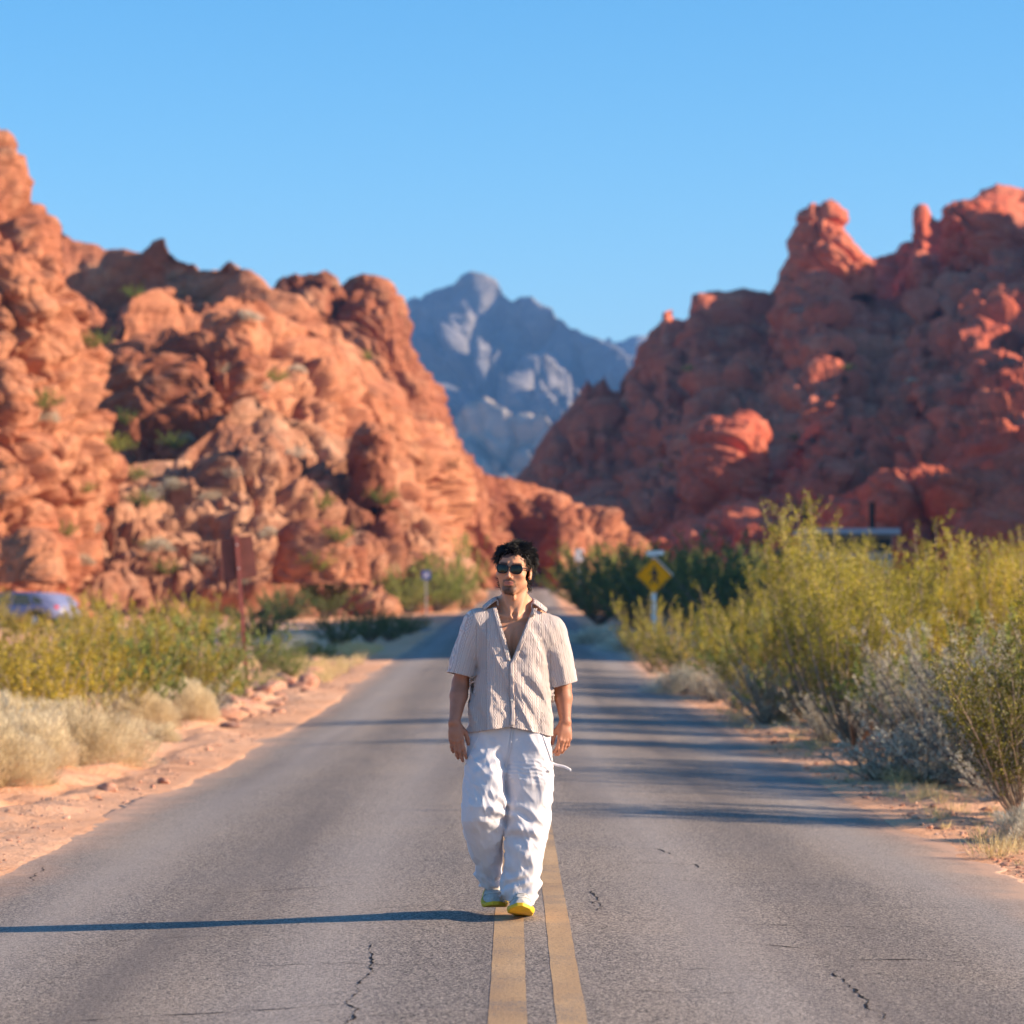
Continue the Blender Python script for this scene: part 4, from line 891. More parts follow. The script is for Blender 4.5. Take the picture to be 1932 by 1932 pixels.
box_obj('top_plate', (0.03, -0.0, zc+0.66), (0.50, 0.02, 0.13), M['white'], r, Euler((0, R(-4), 0)))
tag(r, 'yellow diamond sign with a black walking figure and a small white plate above', 'sign')
X0, Y0 = 3.60, 170.0; gzz = gz1(X0, Y0); zc = P(0, 1047, Y0)[2]-gzz
r = empty('road_sign', (X0, Y0, gzz)); box_obj('post', (0, 0.03, zc/2), (0.07, 0.05, zc), M['galv'], r); box_obj('face', (0, -0.01, zc), (0.48, 0.02, 0.70), M['white'], r, None, 0.008)
tag(r, 'small white upright sign right of the road above the mesquites', 'sign')
X0, Y0 = P(804, 0, 160)[0], 160.0; gzz = gz1(X0, Y0); zc = P(0, 1085, Y0)[2]-gzz
r = empty('road_sign', (X0, Y0, gzz)); box_obj('post', (0, 0.03, zc/2), (0.07, 0.05, zc), M['galv'], r); box_obj('face', (0, -0.01, zc), (0.46, 0.02, 0.46), M['blue'], r, None, 0.008); box_obj('lettering', (0, -0.025, zc), (0.22, 0.006, 0.22), M['white'], r)
tag(r, 'small blue square sign left of the road before a lit mesquite', 'sign')
# white car, mostly hidden by the bushes
def car():
    X0, Y0 = P(38, 0, 118)[0], 118.0
    r = empty('parked_car', (X0, Y0, gz1(X0, Y0)+0.0), R(-28)); r.scale = (1, 1, 0.88)
    prof = [(-2.25, 0.42), (-2.28, 0.72), (-2.18, 0.92), (-1.15, 1.02), (-0.45, 1.50), (0.2, 1.60), (1.15, 1.56), (1.75, 1.42), (2.15, 1.05), (2.25, 0.98), (2.27, 0.55), (2.2, 0.40)]
    bm = bmesh.new(); bm_prism(bm, prof, -0.90, 0.90); bmesh.ops.bevel(bm, geom=[e for e in bm.edges], offset=0.06, segments=2, affect='EDGES'); b = bm_obj('body', bm, M['paintc'], r, True)
    for sg in (-1, 1):
        y0, y1 = sorted((sg*0.895, sg*0.915))
        for nm, pl in (('side_window', [(-0.98, 1.04), (-0.42, 1.42), (0.22, 1.50), (0.22, 1.04)]), ('side_window', [(0.34, 1.04), (0.34, 1.50), (1.05, 1.47), (1.22, 1.04)]), ('side_window', [(1.34, 1.06), (1.18, 1.44), (1.55, 1.36), (1.80, 1.10)])):
            bm = bmesh.new(); bm_prism(bm, pl, y0, y1); bm_obj(nm, bm, M['glass'], r)
        bm = bmesh.new(); bm_box(bm, Vector((-0.86, sg*1.0, 1.10)), (0.12, 0.22, 0.15), None, 0.03); bm_obj('mirror', bm, M['paintc'], r, True)
        for x in (-1.42, 1.38):
            m_ = Matrix.Translation((x, sg*0.84, 0.34)) @ Matrix.Rotation(R(90), 4, 'X')
            bm = bmesh.new(); bmesh.ops.create_cone(bm, cap_ends=True, segments=28, radius1=0.44, radius2=0.44, depth=0.165, matrix=Matrix.Translation((x, sg*0.845, 0.40)) @ Matrix.Rotation(R(90), 4, 'X')); bm_obj('wheel_arch', bm, M['black'], r)
            wb = bmesh.new(); bmesh.ops.create_cone(wb, cap_ends=True, segments=28, radius1=0.35, radius2=0.35, depth=0.24, matrix=m_); bmesh.ops.bevel(wb, geom=wb.edges[:], offset=0.02, segments=2, affect='EDGES'); wo_ = bm_obj('wheel', wb, M['rubber'], r, True)
            rb_ = bmesh.new(); bmesh.ops.create_cone(rb_, cap_ends=True, segments=20, radius1=0.22, radius2=0.20, depth=0.26, matrix=m_); bm_obj('rim', rb_, M['alloy'], wo_)
        box_obj('headlight', (-2.24, sg*0.66, 0.76), (0.08, 0.34, 0.13), M['galv'], r, None, 0.02); box_obj('tail_light', (2.22, sg*0.70, 0.92), (0.08, 0.26, 0.16), M['red'], r, None, 0.02)
    bm = bmesh.new(); a, c = (-1.12, 1.055), (-0.50, 1.50); bm_prism(bm, [a, c, (c[0]-0.02, c[1]+0.005), (a[0]-0.02, a[1]+0.01)], -0.78, 0.78); bm_obj('windscreen', bm, M['glass'], r)
    tag(r, 'shade-blue painted white car on the side road, half hidden by bushes at the left edge', 'car')
car()
# small trailhead building with two black vent pipes
X0, Y0 = P(1597, 0, 125)[0], 125.0; g0 = gz1(X0, Y0); zt = P(0, 999, Y0)[2]-g0
r = empty('trailhead_building', (X0, Y0, g0), R(4))
box_obj('wall', (0, 0.2, (zt-0.30)/2), (3.3, 2.6, zt-0.30), M['wall_g'], r); box_obj('screen_band', (0.0, -1.12, zt-0.66), (3.2, 0.05, 0.52), M['wall_d'], r)
box_obj('roof', (0, 0, zt-0.12), (3.75, 3.6, 0.24), M['roofw'], r, None, 0.02); box_obj('fascia_board', (-0.35, -1.15, zt-1.15), (2.6, 0.08, 0.26), M['roofw'], r); box_obj('door', (0.9, -1.14, 1.0), (0.9, 0.06, 2.0), M['wall_d'], r)
for x in (-1.75+0.18, 1.22):
    bm = bmesh.new(); bmesh.ops.create_cone(bm, cap_ends=True, segments=16, radius1=0.12, radius2=0.12, depth=1.3, matrix=Matrix.Translation((x, 0.9, zt+0.5))); bm_obj('vent_pipe', bm, M['black'], r, False)
tag(r, 'small grey building with pale flat roof and black vent pipes behind the right thicket', 'building')
# ================================================================ the walking man
class Field:
    def __init__(s, xs, ys, zs, base=0.05):
        s.a = [np.asarray(v, np.float32) for v in (xs, ys, zs)]; s.F = np.full([len(v) for v in s.a], base, np.float32)
    def box(s, lo, hi):
        sl_ = []
        for k in range(3):
            i0 = np.searchsorted(s.a[k], lo[k]); i1 = np.searchsorted(s.a[k], hi[k]); sl_.append(slice(i0, max(i1, i0+1)))
        return tuple(sl_)
    def put(s, fn, lo, hi, k=0.01, op='add', m=0.03):
        lo = np.asarray(lo)-m-k; hi = np.asarray(hi)+m+k; sl_ = s.box(lo, hi)
        X, Y, Z = np.meshgrid(s.a[0][sl_[0]], s.a[1][sl_[1]], s.a[2][sl_[2]], indexing='ij', sparse=True)
        d = fn(X, Y, Z).astype(np.float32); f = s.F[sl_]
        if op == 'add':
            h = np.clip(0.5+0.5*(f-d)/k, 0, 1); s.F[sl_] = f*(1-h)+d*h-k*h*(1-h)
        else:
            d = -d; h = np.clip(0.5-0.5*(f-d)/k, 0, 1); s.F[sl_] = f*(1-h)+d*h+k*h*(1-h)
    def cap(s, a, b, ra, rb, k=0.01, op='add', sq=None):
        """tapered capsule; sq=(axis vector, factor) flattens it across an axis"""
        a = np.array(a, float); b = np.array(b, float); ab = b-a; L2 = (ab*ab).sum(); r = max(ra, rb)
        def fn(X, Y, Z):
            px, py, pz = X-a[0], Y-a[1], Z-a[2]; t = np.clip((px*ab[0]+py*ab[1]+pz*ab[2])/L2, 0, 1)
            qx, qy, qz = px-t*ab[0], py-t*ab[1], pz-t*ab[2]
            if sq is not None:
                n = np.array(sq[0], float); n /= np.linalg.norm(n); dn = (qx*n[0]+qy*n[1]+qz*n[2])*(sq[1]-1)
                qx, qy, qz = qx+dn*n[0], qy+dn*n[1], qz+dn*n[2]
            return np.sqrt(qx*qx+qy*qy+qz*qz)-(ra+(rb-ra)*t)
        s.put(fn, np.minimum(a, b)-r, np.maximum(a, b)+r, k, op)
    def ell(s, c, r, k=0.01, op='add', M3=None):
        c = np.array(c, float); r = np.array(r, float); Rm = np.eye(3) if M3 is None else np.array(M3)
        def fn(X, Y, Z):
            px, py, pz = X-c[0], Y-c[1], Z-c[2]
            u = Rm[0, 0]*px+Rm[1, 0]*py+Rm[2, 0]*pz; v = Rm[0, 1]*px+Rm[1, 1]*py+Rm[2, 1]*pz; w_ = Rm[0, 2]*px+Rm[1, 2]*py+Rm[2, 2]*pz
            k0 = np.sqrt((u/r[0])**2+(v/r[1])**2+(w_/r[2])**2); k1 = np.sqrt((u/r[0]**2)**2+(v/r[1]**2)**2+(w_/r[2]**2)**2)+1e-6
            return k0*(k0-1)/k1
        m = r.max(); s.put(fn, c-m, c+m, k, op)
    def mesh(s):
        F = s.F; ins = F < 0
        c = [ins[i:ins.shape[0]-1+i, j:ins.shape[1]-1+j, k:ins.shape[2]-1+k] for i in (0, 1) for j in (0, 1) for k in (0, 1)]
        cnt = sum(x.astype(np.int8) for x in c); act = (cnt > 0) & (cnt < 8); I = np.argwhere(act)
        ids = np.full(act.shape, -1, np.int32); ids[act] = np.arange(len(I))
        corn = [(i, j, k) for i in (0, 1) for j in (0, 1) for k in (0, 1)]
        val = np.stack([F[I[:, 0]+i, I[:, 1]+j, I[:, 2]+k] for i, j, k in corn], 1)
        acc = np.zeros((len(I), 3)); n = np.zeros(len(I))
        for a in range(8):
            for b in range(a+1, 8):
                df = [corn[b][q]-corn[a][q] for q in range(3)]
                if sum(abs(x) for x in df) != 1: continue
                m = (val[:, a] < 0) != (val[:, b] < 0); t = np.where(m, val[:, a]/np.where(m, val[:, a]-val[:, b], 1), 0)
                for q in range(3): acc[:, q] += np.where(m, corn[a][q]+t*df[q], 0)
                n += m
        acc /= n[:, None]; V = np.zeros((len(I), 3))
        for q in range(3):
            ax = s.a[q]; V[:, q] = ax[I[:, q]]*(1-acc[:, q])+ax[np.minimum(I[:, q]+1, len(ax)-1)]*acc[:, q]
        Fs = []
        for q in range(3):
            o1, o2 = [(1, 2), (2, 0), (0, 1)][q]
            A = ins[tuple(slice(0, -1) if z == q else slice(1, -1) for z in range(3))]; B = ins[tuple(slice(1, None) if z == q else slice(1, -1) for z in range(3))]
            E = np.argwhere(A != B); sgn = A[tuple(E.T)]; E = E.copy()
            for z in range(3):
                if z != q: E[:, z] += 1
            def idd(d1, d2):
                J = E.copy(); J[:, o1] -= d1; J[:, o2] -= d2; return ids[J[:, 0], J[:, 1], J[:, 2]]
            Q = np.stack([idd(1, 1), idd(0, 1), idd(0, 0), idd(1, 0)], -1); Q[~sgn] = Q[~sgn][:, ::-1]; Fs.append(Q)
        Q = np.concatenate(Fs); Q = Q[(Q >= 0).all(1)]
        return V, Q
def relax(V, Q, it=2, lam=0.5, mask=None):
    for _ in range(it):
        A = np.zeros_like(V); n = np.zeros(len(V))
        for a, b in ((0, 1), (1, 2), (2, 3), (3, 0)):
            np.add.at(A, Q[:, a], V[Q[:, b]]); np.add.at(A, Q[:, b], V[Q[:, a]]); np.add.at(n, Q[:, a], 1); np.add.at(n, Q[:, b], 1)
        A /= np.maximum(n, 1)[:, None]; d = lam*(A-V)
        V = V+(d if mask is None else d*mask[:, None])
    return V
def compact(V, Q, keep):
    Q = Q[keep]; u, inv = np.unique(Q, return_inverse=True); return V[u], inv.reshape(Q.shape), u
def cut(V, Q, c):
    """drop what has c>0 and slide the rim onto c=0; c: function of (n,3)"""
    cv = c(V); keep = (cv[Q] < 0).any(1); V, Q, u = compact(V, Q, keep); cv = cv[u]
    m = cv > 0
    for _ in range(2):
        e = 1e-3; cc = c(V[m]); gr = np.stack([(c(V[m]+np.eye(3)[q]*e)-cc)/e for q in range(3)], -1)
        V[m] = V[m]-gr*(cc/np.maximum((gr*gr).sum(1), 1e-6))[:, None]
    return V, Q
def fieldize(F, fn):
    """add fn(X,Y,Z) to the field everywhere close to its surface"""
    m = np.argwhere(np.abs(F.F) < 0.045); p = np.stack([F.a[q][m[:, q]] for q in range(3)], -1)
    F.F[m[:, 0], m[:, 1], m[:, 2]] += fn(p).astype(np.float32)

# ---- materials
def skin_mat():
    n = N('tanned skin'); at = n.n('ShaderNodeAttribute'); at.attribute_name = 'pig'; v = n.coord()
    c = n.mix(n.ramp(n.noise(v, 28, 4), [(0.35, 0.0), (0.7, 0.35)]), at.outputs['Color'], (0.50, 0.23, 0.15), 'MIX')
    nr = n.bump(n.noise(v, 260, 3), 0.25, 0.0012)
    m = n.bsdf(c, 0.52, nr, 0.35); n.b.inputs['Subsurface Weight'].default_value = 0.12; n.b.inputs['Subsurface Radius'].default_value = (0.012, 0.005, 0.003); n.b.inputs['Subsurface Scale'].default_value = 0.6
    return m
M['skin'] = skin_mat()
def shirt_mat():
    """knitted stripes: chains of little lozenges between plain ribs; 'su','sv' run across and along the cloth"""
    n = N('cream open knit'); a1 = n.n('ShaderNodeAttribute'); a1.attribute_name = 'su'; a2 = n.n('ShaderNodeAttribute'); a2.attribute_name = 'sv'
    u, v = a1.outputs['Fac'], a2.outputs['Fac']; per = 0.034
    uw = n.math('MULTIPLY', n.math('SUBTRACT', n.math('FRACT', n.math('DIVIDE', u, per)), 0.5), per)       # -17..17 mm
    wave = n.math('MULTIPLY', n.math('SINE', n.math('MULTIPLY', v, 2*math.pi/0.034)), 0.0042)
    def line(off, wv, w):
        d = n.math('ABSOLUTE', n.math('SUBTRACT', n.math('SUBTRACT', uw, off), wv) if wv is not None else n.math('SUBTRACT', uw, off))
        return n.math('SUBTRACT', 1.0, n.math('DIVIDE', d, w), clamp=True)
    neg = n.math('MULTIPLY', wave, -1.0)
    h = n.math('MAXIMUM', line(0, wave, 0.0028), line(0, neg, 0.0028))
    for off in (-0.0145, -0.0105, 0.0105, 0.0145): h = n.math('MAXIMUM', h, n.math('MULTIPLY', line(off, None, 0.0022), 0.7))
    cd_ = n.coord(); kn = n.noise(cd_, 420, 2); h2 = n.math('ADD', h, n.math('MULTIPLY', kn, 0.35))
    c = n.mix(h, (0.50, 0.385, 0.365), (0.88, 0.80, 0.765)); c = n.mix(n.ramp(n.noise(cd_, 14, 4), [(0.4, 0.0), (0.75, 0.25)]), c, (0.60, 0.50, 0.45))
    nr = n.bump(h2, 1.0, 0.0035)
    m = n.bsdf(c, 0.9, nr, 0.15); n.b.inputs['Sheen Weight'].default_value = 0.15; return m
M['shirt'] = shirt_mat()
def linen():
    n = N('white crumpled linen'); v = n.coord(); vs = n.coord('Object', (1, 1, 0.45))
    f = n.noise(vs, 13, 4, 0.5, 1.2); wv = n.noise(n.coord('Object', (1, 1, 0.15)), 320, 2)
    c = n.mix(n.ramp(n.noise(v, 9, 4), [(0.4, 0.0), (0.7, 0.5)]), (0.63, 0.60, 0.635), (0.57, 0.54, 0.57))
    nr = n.bump(f, 0.35, 0.012); nr = n.bump(wv, 0.35, 0.0012, nr); return n.bsdf(c, 0.85, nr, 0.2)
M['linen'] = linen()
def hair_mat():
    n = N('black hair'); v = n.coord(); c = n.ramp(n.noise(v, 40, 3), [(0.3, (0.006, 0.005, 0.005)), (0.7, (0.022, 0.017, 0.015))])
    return n.bsdf(c, 0.5, None, 0.35)
M['hair'] = hair_mat(); M['hair_base'] = plain('matted hair', (0.008, 0.006, 0.006), 0.95, 0.05)
M['frame'] = plain('dark red tortoise frame', (0.022, 0.006, 0.009), 0.22, 0.5)
def lens_mat():
    n = N('dark sunglass lens'); n.bsdf((0.010, 0.011, 0.008), 0.08, None, 0.35); return n.m
M['lens'] = lens_mat()
M['shoe'] = plain('grey white shoe mesh', (0.47, 0.445, 0.42), 0.85, 0.2, sc=60, var=0.15, bumpy=0.002)
M['shoe_w'] = plain('white shoe overlay', (0.74, 0.70, 0.66), 0.6, 0.3)
M['sole'] = plain('yellow foam sole', (0.72, 0.45, 0.025), 0.6, 0.3, sc=14, var=0.12)
M['lace'] = plain('white lace', (0.80, 0.79, 0.76), 0.8, 0.2)
M['tongue'] = plain('dark shoe tongue', (0.10, 0.11, 0.12), 0.8, 0.2)
M['button'] = plain('pearl button', (0.72, 0.68, 0.62), 0.3, 0.5)

MAN = empty('person', (0, 14.6, rz(0, 14.6)))
tag(MAN, 'man in cream open knit shirt, white trousers and dark sunglasses walking along the yellow line', 'person')
# ---- body (one continuous skin), local frame: x right in the picture, y away from the viewer, z up
hc = np.array([-0.002, -0.012, 1.640])                       # between the eyes, inside the head
HR = (Matrix.Rotation(R(-13), 3, 'Z') @ Matrix.Rotation(R(4), 3, 'Y') @ Matrix.Rotation(R(-3), 3, 'X'))
HRn = np.array(HR)
def hp(x, y, z): return hc+HRn @ np.array([x, y, z])
SHR, SHL = (-0.172, 0.014, 1.388), (0.172, 0.014, 1.356)
ELR, ELL = (-0.254, 0.020, 1.105), (0.231, 0.055, 1.090)
WRR, WRL = (-0.282, -0.075, 0.925), (0.243, 0.020, 0.925)
def build_body():
    xs = axis([(-0.36, -0.11, 0.0035, 0.0035), (-0.11, 0.11, 0.0024, 0.0024), (0.11, 0.33, 0.0035, 0.0035)])
    ys = axis([(-0.26, 0.26, 0.0032, 0.0032)]); zs = axis([(0.0, 0.70, 0.012, 0.008), (0.70, 0.96, 0.0030, 0.0030), (0.96, 1.49, 0.004, 0.004), (1.49, 1.79, 0.0024, 0.0024)])
    B = Field(xs, ys, zs)
    # trunk
    B.ell((-0.005, 0.03, 1.27), (0.158, 0.098, 0.20), 0.03); B.ell((0, 0.02, 1.02), (0.138, 0.092, 0.17), 0.05); B.ell((-0.01, 0.02, 0.90), (0.155, 0.105, 0.12), 0.05)
    B.ell((-0.075, -0.032, 1.325), (0.078, 0.040, 0.058), 0.03); B.ell((0.075, -0.032, 1.312), (0.078, 0.040, 0.058), 0.03)     # chest
    B.cap((-0.01, 0.035, 1.40), (-0.150, 0.03, 1.400), 0.060, 0.050, 0.03); B.cap((0.0, 0.035, 1.40), (0.150, 0.03, 1.375), 0.060, 0.050, 0.03)
    B.cap((0.0, 0.025, 1.38), (0.002, 0.012, 1.56), 0.064, 0.055, 0.02)                                                            # neck
    B.cap((-0.045, 0.045, 1.50), (-0.13, 0.045, 1.43), 0.030, 0.034, 0.03); B.cap((0.05, 0.045, 1.50), (0.135, 0.045, 1.41), 0.030, 0.034, 0.03)
    for s_, z_ in ((-1, 1.555), (1, 1.552)): B.cap((s_*0.050+0.002, 0.005, z_), (s_*0.012, -0.043, 1.425), 0.0125, 0.010, 0.012)       # neck cords
    B.cap((-0.012, -0.040, 1.418), (-0.125, -0.012, 1.438), 0.0095, 0.010, 0.012); B.cap((0.014, -0.040, 1.413), (0.128, -0.012, 1.42), 0.0095, 0.010, 0.012)
    B.ell((0.0, -0.048, 1.432), (0.012, 0.012, 0.012), 0.010, 'sub')
    B.cap((0, -0.068, 1.36), (-0.003, -0.064, 1.20), 0.006, 0.006, 0.02, 'sub'); B.ell((-0.003, -0.048, 1.516), (0.009, 0.010, 0.013), 0.012)
    # legs
    for s_, (kx, ky, kz), (ax_, ay, az_) in ((-1, (-0.125, -0.075, 0.49), (-0.105, 0.19, 0.18)), (1, (0.062, -0.035, 0.49), (0.040, -0.04, 0.10))):
        B.cap((s_*0.085-0.01, 0.02, 0.86), (kx, ky, kz), 0.085, 0.055, 0.03); B.cap((kx, ky, kz), (ax_, ay, az_), 0.052, 0.036, 0.02)
    # arms
    for S_, E_, W_ in ((SHR, ELR, WRR), (SHL, ELL, WRL)):
        S_, E_, W_ = map(np.array, (S_, E_, W_)); B.ell(S_, (0.050, 0.052, 0.056), 0.03)
        B.cap(S_, E_, 0.048, 0.041, 0.02); m_ = S_*0.5+E_*0.5; B.ell(m_+(0, -0.012, 0), (0.047, 0.050, 0.09), 0.02)
        q = E_*0.68+W_*0.32; B.cap(E_, q, 0.041, 0.0425, 0.012); B.cap(q, W_, 0.0415, 0.0255, 0.012)
        d = (W_-E_)/np.linalg.norm(W_-E_); B.ell(W_+d*0.004, (0.027, 0.022, 0.024), 0.012)
    # hands: a = palm axis, b = across towards the thumb, n_ = out of the back of the hand
    def hand(W_, a, b, curl, k=0.0045, sc=1.0, splay=1.0):
        W_ = np.array(W_, float); a = np.array(a, float); a /= np.linalg.norm(a); b = np.array(b, float); b -= a*(a@b); b /= np.linalg.norm(b)
        n_ = np.cross(a, b); n_ *= 1 if n_[1] < 0 else -1                               # back of the hand turned to the viewer
        K = [W_+a*0.088*sc+b*0.027*sc, W_+a*0.094*sc+b*0.009*sc, W_+a*0.090*sc-b*0.009*sc, W_+a*0.081*sc-b*0.026*sc]
        roots = [W_+a*0.008+b*0.013, W_+a*0.006+b*0.004, W_+a*0.006-b*0.004, W_+a*0.008-b*0.013]
        for r_, kk in zip(roots, K): B.cap(r_, kk, 0.0165, 0.0118, 0.008)
        B.ell(W_+a*0.052*sc-n_*0.006, (0.026, 0.020, 0.026), 0.02)
        L_ = [(0.040, 0.025, 0.020), (0.045, 0.028, 0.021), (0.041, 0.026, 0.020), (0.032, 0.020, 0.018)]; rr = [0.0092, 0.0095, 0.0090, 0.0080]
        for j in range(4):
            p = K[j]; ang = curl[j]*0.55; spl = (b*(1.5-j)*0.05*splay)
            for q in range(3):
                dr = a*math.cos(ang)-n_*math.sin(ang)+spl; dr /= np.linalg.norm(dr); e = p+dr*L_[j][q]*sc*1.08
                B.cap(p, e, rr[j]*(1-0.06*q), rr[j]*(0.93-0.07*q), k); B.ell(p+n_*0.0015, (rr[j]*1.06,)*3, k); p = e; ang += curl[j]*(0.75 if q == 0 else 0.5)
        # thumb leaves the side of the palm
        t0 = W_+a*0.022+b*0.018-n_*0.004; d0 = a*0.70+b*0.55-n_*0.35; d0 /= np.linalg.norm(d0); t1 = t0+d0*0.042
        d1 = a*0.93+b*0.16-n_*0.30; d1 /= np.linalg.norm(d1); t2 = t1+d1*0.033; d2 = a*0.95-b*0.03-n_*0.25; d2 /= np.linalg.norm(d2); t3 = t2+d2*0.025
        B.cap(t0, t1, 0.017, 0.0125, 0.010); B.cap(t1, t2, 0.0118, 0.0102, k); B.cap(t2, t3, 0.0105, 0.0085, k)
    hand(WRR, (0.10, -0.16, -1.0), (1.0, -0.25, 0.06), (0.28, 0.40, 0.50, 0.62))
    hand(WRL, (-0.03, -0.12, -1.0), (-1.0, -0.50, 0.0), (0.75, 0.80, 0.85, 0.9), splay=0.5)
    # head
    H = lambda c, r, k, op='add': B.ell(hp(*c), r, k, op, HRn)
    HCp = lambda a, b, ra, rb, k, op='add', sq=None: B.cap(hp(*a), hp(*b), ra, rb, k, op, sq)
    H((0, 0.018, 0.045), (0.0735, 0.094, 0.078), 0.01); H((0, -0.020, 0.015), (0.066, 0.066, 0.085), 0.02)
    H((0, -0.032, -0.042), (0.0600, 0.050, 0.056), 0.025); H((0, -0.058, -0.092), (0.024, 0.020, 0.020), 0.022)                     # jaw, chin
    for s_ in (-1, 1):
        HCp((s_*0.051, 0.008, -0.056), (s_*0.016, -0.058, -0.100), 0.015, 0.012, 0.024)                                              # jaw line
        H((s_*0.046, -0.056, -0.022), (0.020, 0.018, 0.016), 0.022); HCp((s_*0.014, -0.082, 0.030), (s_*0.050, -0.066, 0.030), 0.0075, 0.0065, 0.014)  # cheekbone, brow
        H((s_*0.031, -0.086, 0.004), (0.015, 0.012, 0.012), 0.012, 'sub'); H((s_*0.031, -0.069, 0.003), (0.0125, 0.0125, 0.0115), 0.004)            # socket, eye
        # ear
        c0 = (s_*0.0785, 0.018, -0.004); B.ell(hp(*c0), (0.0078, 0.018, 0.031), 0.008, 'add', HRn @ np.array(Matrix.Rotation(R(s_*16), 3, 'Z')))
        H((s_*0.086, 0.010, -0.001), (0.006, 0.009, 0.016), 0.004, 'sub'); HCp((s_*0.079, 0.002, -0.026), (s_*0.080, 0.010, -0.032), 0.006, 0.006, 0.006)
    HCp((0, -0.080, 0.018), (0, -0.101, -0.030), 0.0070, 0.0085, 0.009); H((0, -0.099, -0.033), (0.0090, 0.0095, 0.0080), 0.006)             # nose
    for s_ in (-1, 1):
        H((s_*0.0105, -0.090, -0.036), (0.0068, 0.010, 0.0070), 0.005); H((s_*0.0062, -0.097, -0.0430), (0.0035, 0.005, 0.003), 0.003, 'sub')
    H((0, -0.071, -0.062), (0.025, 0.014, 0.016), 0.014)                                                                               # muzzle
    HCp((-0.021, -0.077, -0.0595), (-0.004, -0.0850, -0.0572), 0.0030, 0.0040, 0.004); HCp((0.021, -0.077, -0.0595), (0.004, -0.0850, -0.0572), 0.0034, 0.0050, 0.004)
    HCp((-0.014, -0.079, -0.0680), (0.014, -0.079, -0.0680), 0.0042, 0.0042, 0.005); HCp((-0.007, -0.0815, -0.0690), (0.007, -0.0815, -0.0690), 0.0048, 0.0048, 0.005)
    HCp((-0.021, -0.0875, -0.0632), (0.021, -0.0875, -0.0632), 0.0014, 0.0014, 0.0025, 'sub')
    V, Q = B.mesh(); V = relax(V, Q, 1, 0.4); return V, Q
BV, BQ = build_body()
def pigment(V):
    h = (V-hc) @ HRn; x, y, z = h[:, 0], h[:, 1], h[:, 2]; col = np.tile(np.array([0.55, 0.262, 0.150]), (len(V), 1))
    mixc = lambda m, c: col.__setitem__(slice(None), col*(1-m[:, None])+np.array(c)*m[:, None])
    front = sstep(-0.02, -0.05, y)*(V[:, 2] > 1.49)
    mixc(0.85*sstep(0.0, 0.3, 1.0-np.abs(V[:, 2]-0.95)/0.28)*(np.abs(V[:, 0]) > 0.17), (0.34, 0.14, 0.088))                             # darker, redder forearms
    mixc(0.35*np.exp(-((np.abs(x)-0.040)/0.02)**2-((z+0.028)/0.02)**2)*front, (0.62, 0.24, 0.18))
    mixc(0.45*np.exp(-(x/0.014)**2-((z+0.036)/0.014)**2)*front, (0.58, 0.24, 0.18))
    nz = 0.5+0.5*vn(h*260, 3)
    must = 1.3*sstep(0.032, 0.023, np.abs(x))*np.exp(-((z+0.0490+np.abs(x)*0.20)/0.0058)**2)*sstep(-0.06, -0.068, y)
    side = np.exp(-((np.abs(x)-0.028)/0.006)**2)*sstep(-0.046, -0.056, z)*sstep(-0.112, -0.098, z)*front
    gee = sstep(0.028, 0.016, np.abs(x))*sstep(-0.074, -0.080, z)*sstep(-0.128, -0.118, z)*sstep(-0.03, -0.05, y)
    jaw = np.exp(-((z+0.088+0.25*(np.abs(x)-0.03)*-1)/0.022)**2)*sstep(0.03, -0.01, y)*(z < -0.045)*0.45
    mixc(np.clip((1.1*must+0.6*side+1.0*gee+1.3*jaw)*(0.55+0.6*nz), 0, 0.93)*(V[:, 2] > 1.49), (0.035, 0.022, 0.018))
    lips = (sstep(0.024, 0.018, np.abs(x))*(np.exp(-((z+0.0588)/0.0030)**2)+np.exp(-((z+0.0685)/0.0042)**2)))*sstep(-0.066, -0.074, y)
    mixc(np.clip(lips*0.85, 0, 0.8), (0.50, 0.125, 0.115)); mixc(np.exp(-((z+0.0634)/0.0016)**2)*sstep(0.024, 0.019, np.abs(x))*sstep(-0.066, -0.074, y)*0.8, (0.12, 0.03, 0.03))
    brow = np.exp(-((z-0.0285-0.05*(np.abs(x)-0.03))/0.0056)**2)*sstep(0.010, 0.015, np.abs(x))*sstep(0.056, 0.048, np.abs(x))*sstep(-0.045, -0.06, y)
    mixc(np.clip(brow*(1.1+0.4*nz), 0, 0.97), (0.02, 0.014, 0.012))
    hairline = 0.062+0.010*np.sin(x*60)-0.9*np.clip(y+0.055, 0, 1)*1.0-1.6*np.clip(np.abs(x)-0.05, 0, 1)
    scalp = sstep(-0.004, 0.006, z-np.maximum(hairline, -0.06*(y > 0.0)-0.2*(y <= 0)))*((y > -0.03) | (z > 0.055))*(V[:, 2] > 1.53)
    ear = (np.abs(x) > 0.071)*(z < 0.03)*(z > -0.045)*(y < 0.04)
    mixc(scalp*(1-ear), (0.012, 0.009, 0.008))
    mixc(0.5*np.exp(-((V[:, 0]+0.003)/0.03)**2)*(np.abs(V[:, 2]-1.30) < 0.12)*(0.3+nz)*0.4, (0.20, 0.10, 0.07))
    nail = 0
    return np.clip(col, 0, 1)
bme = mesh_np('body', BV, BQ, M['skin'])
at_ = bme.color_attributes.new('pig', 'FLOAT_COLOR', 'POINT'); at_.data.foreach_set('color', np.concatenate([pigment(BV), np.ones((len(BV), 1))], 1).astype(np.float32).ravel())
body = attach('body', bme, MAN)

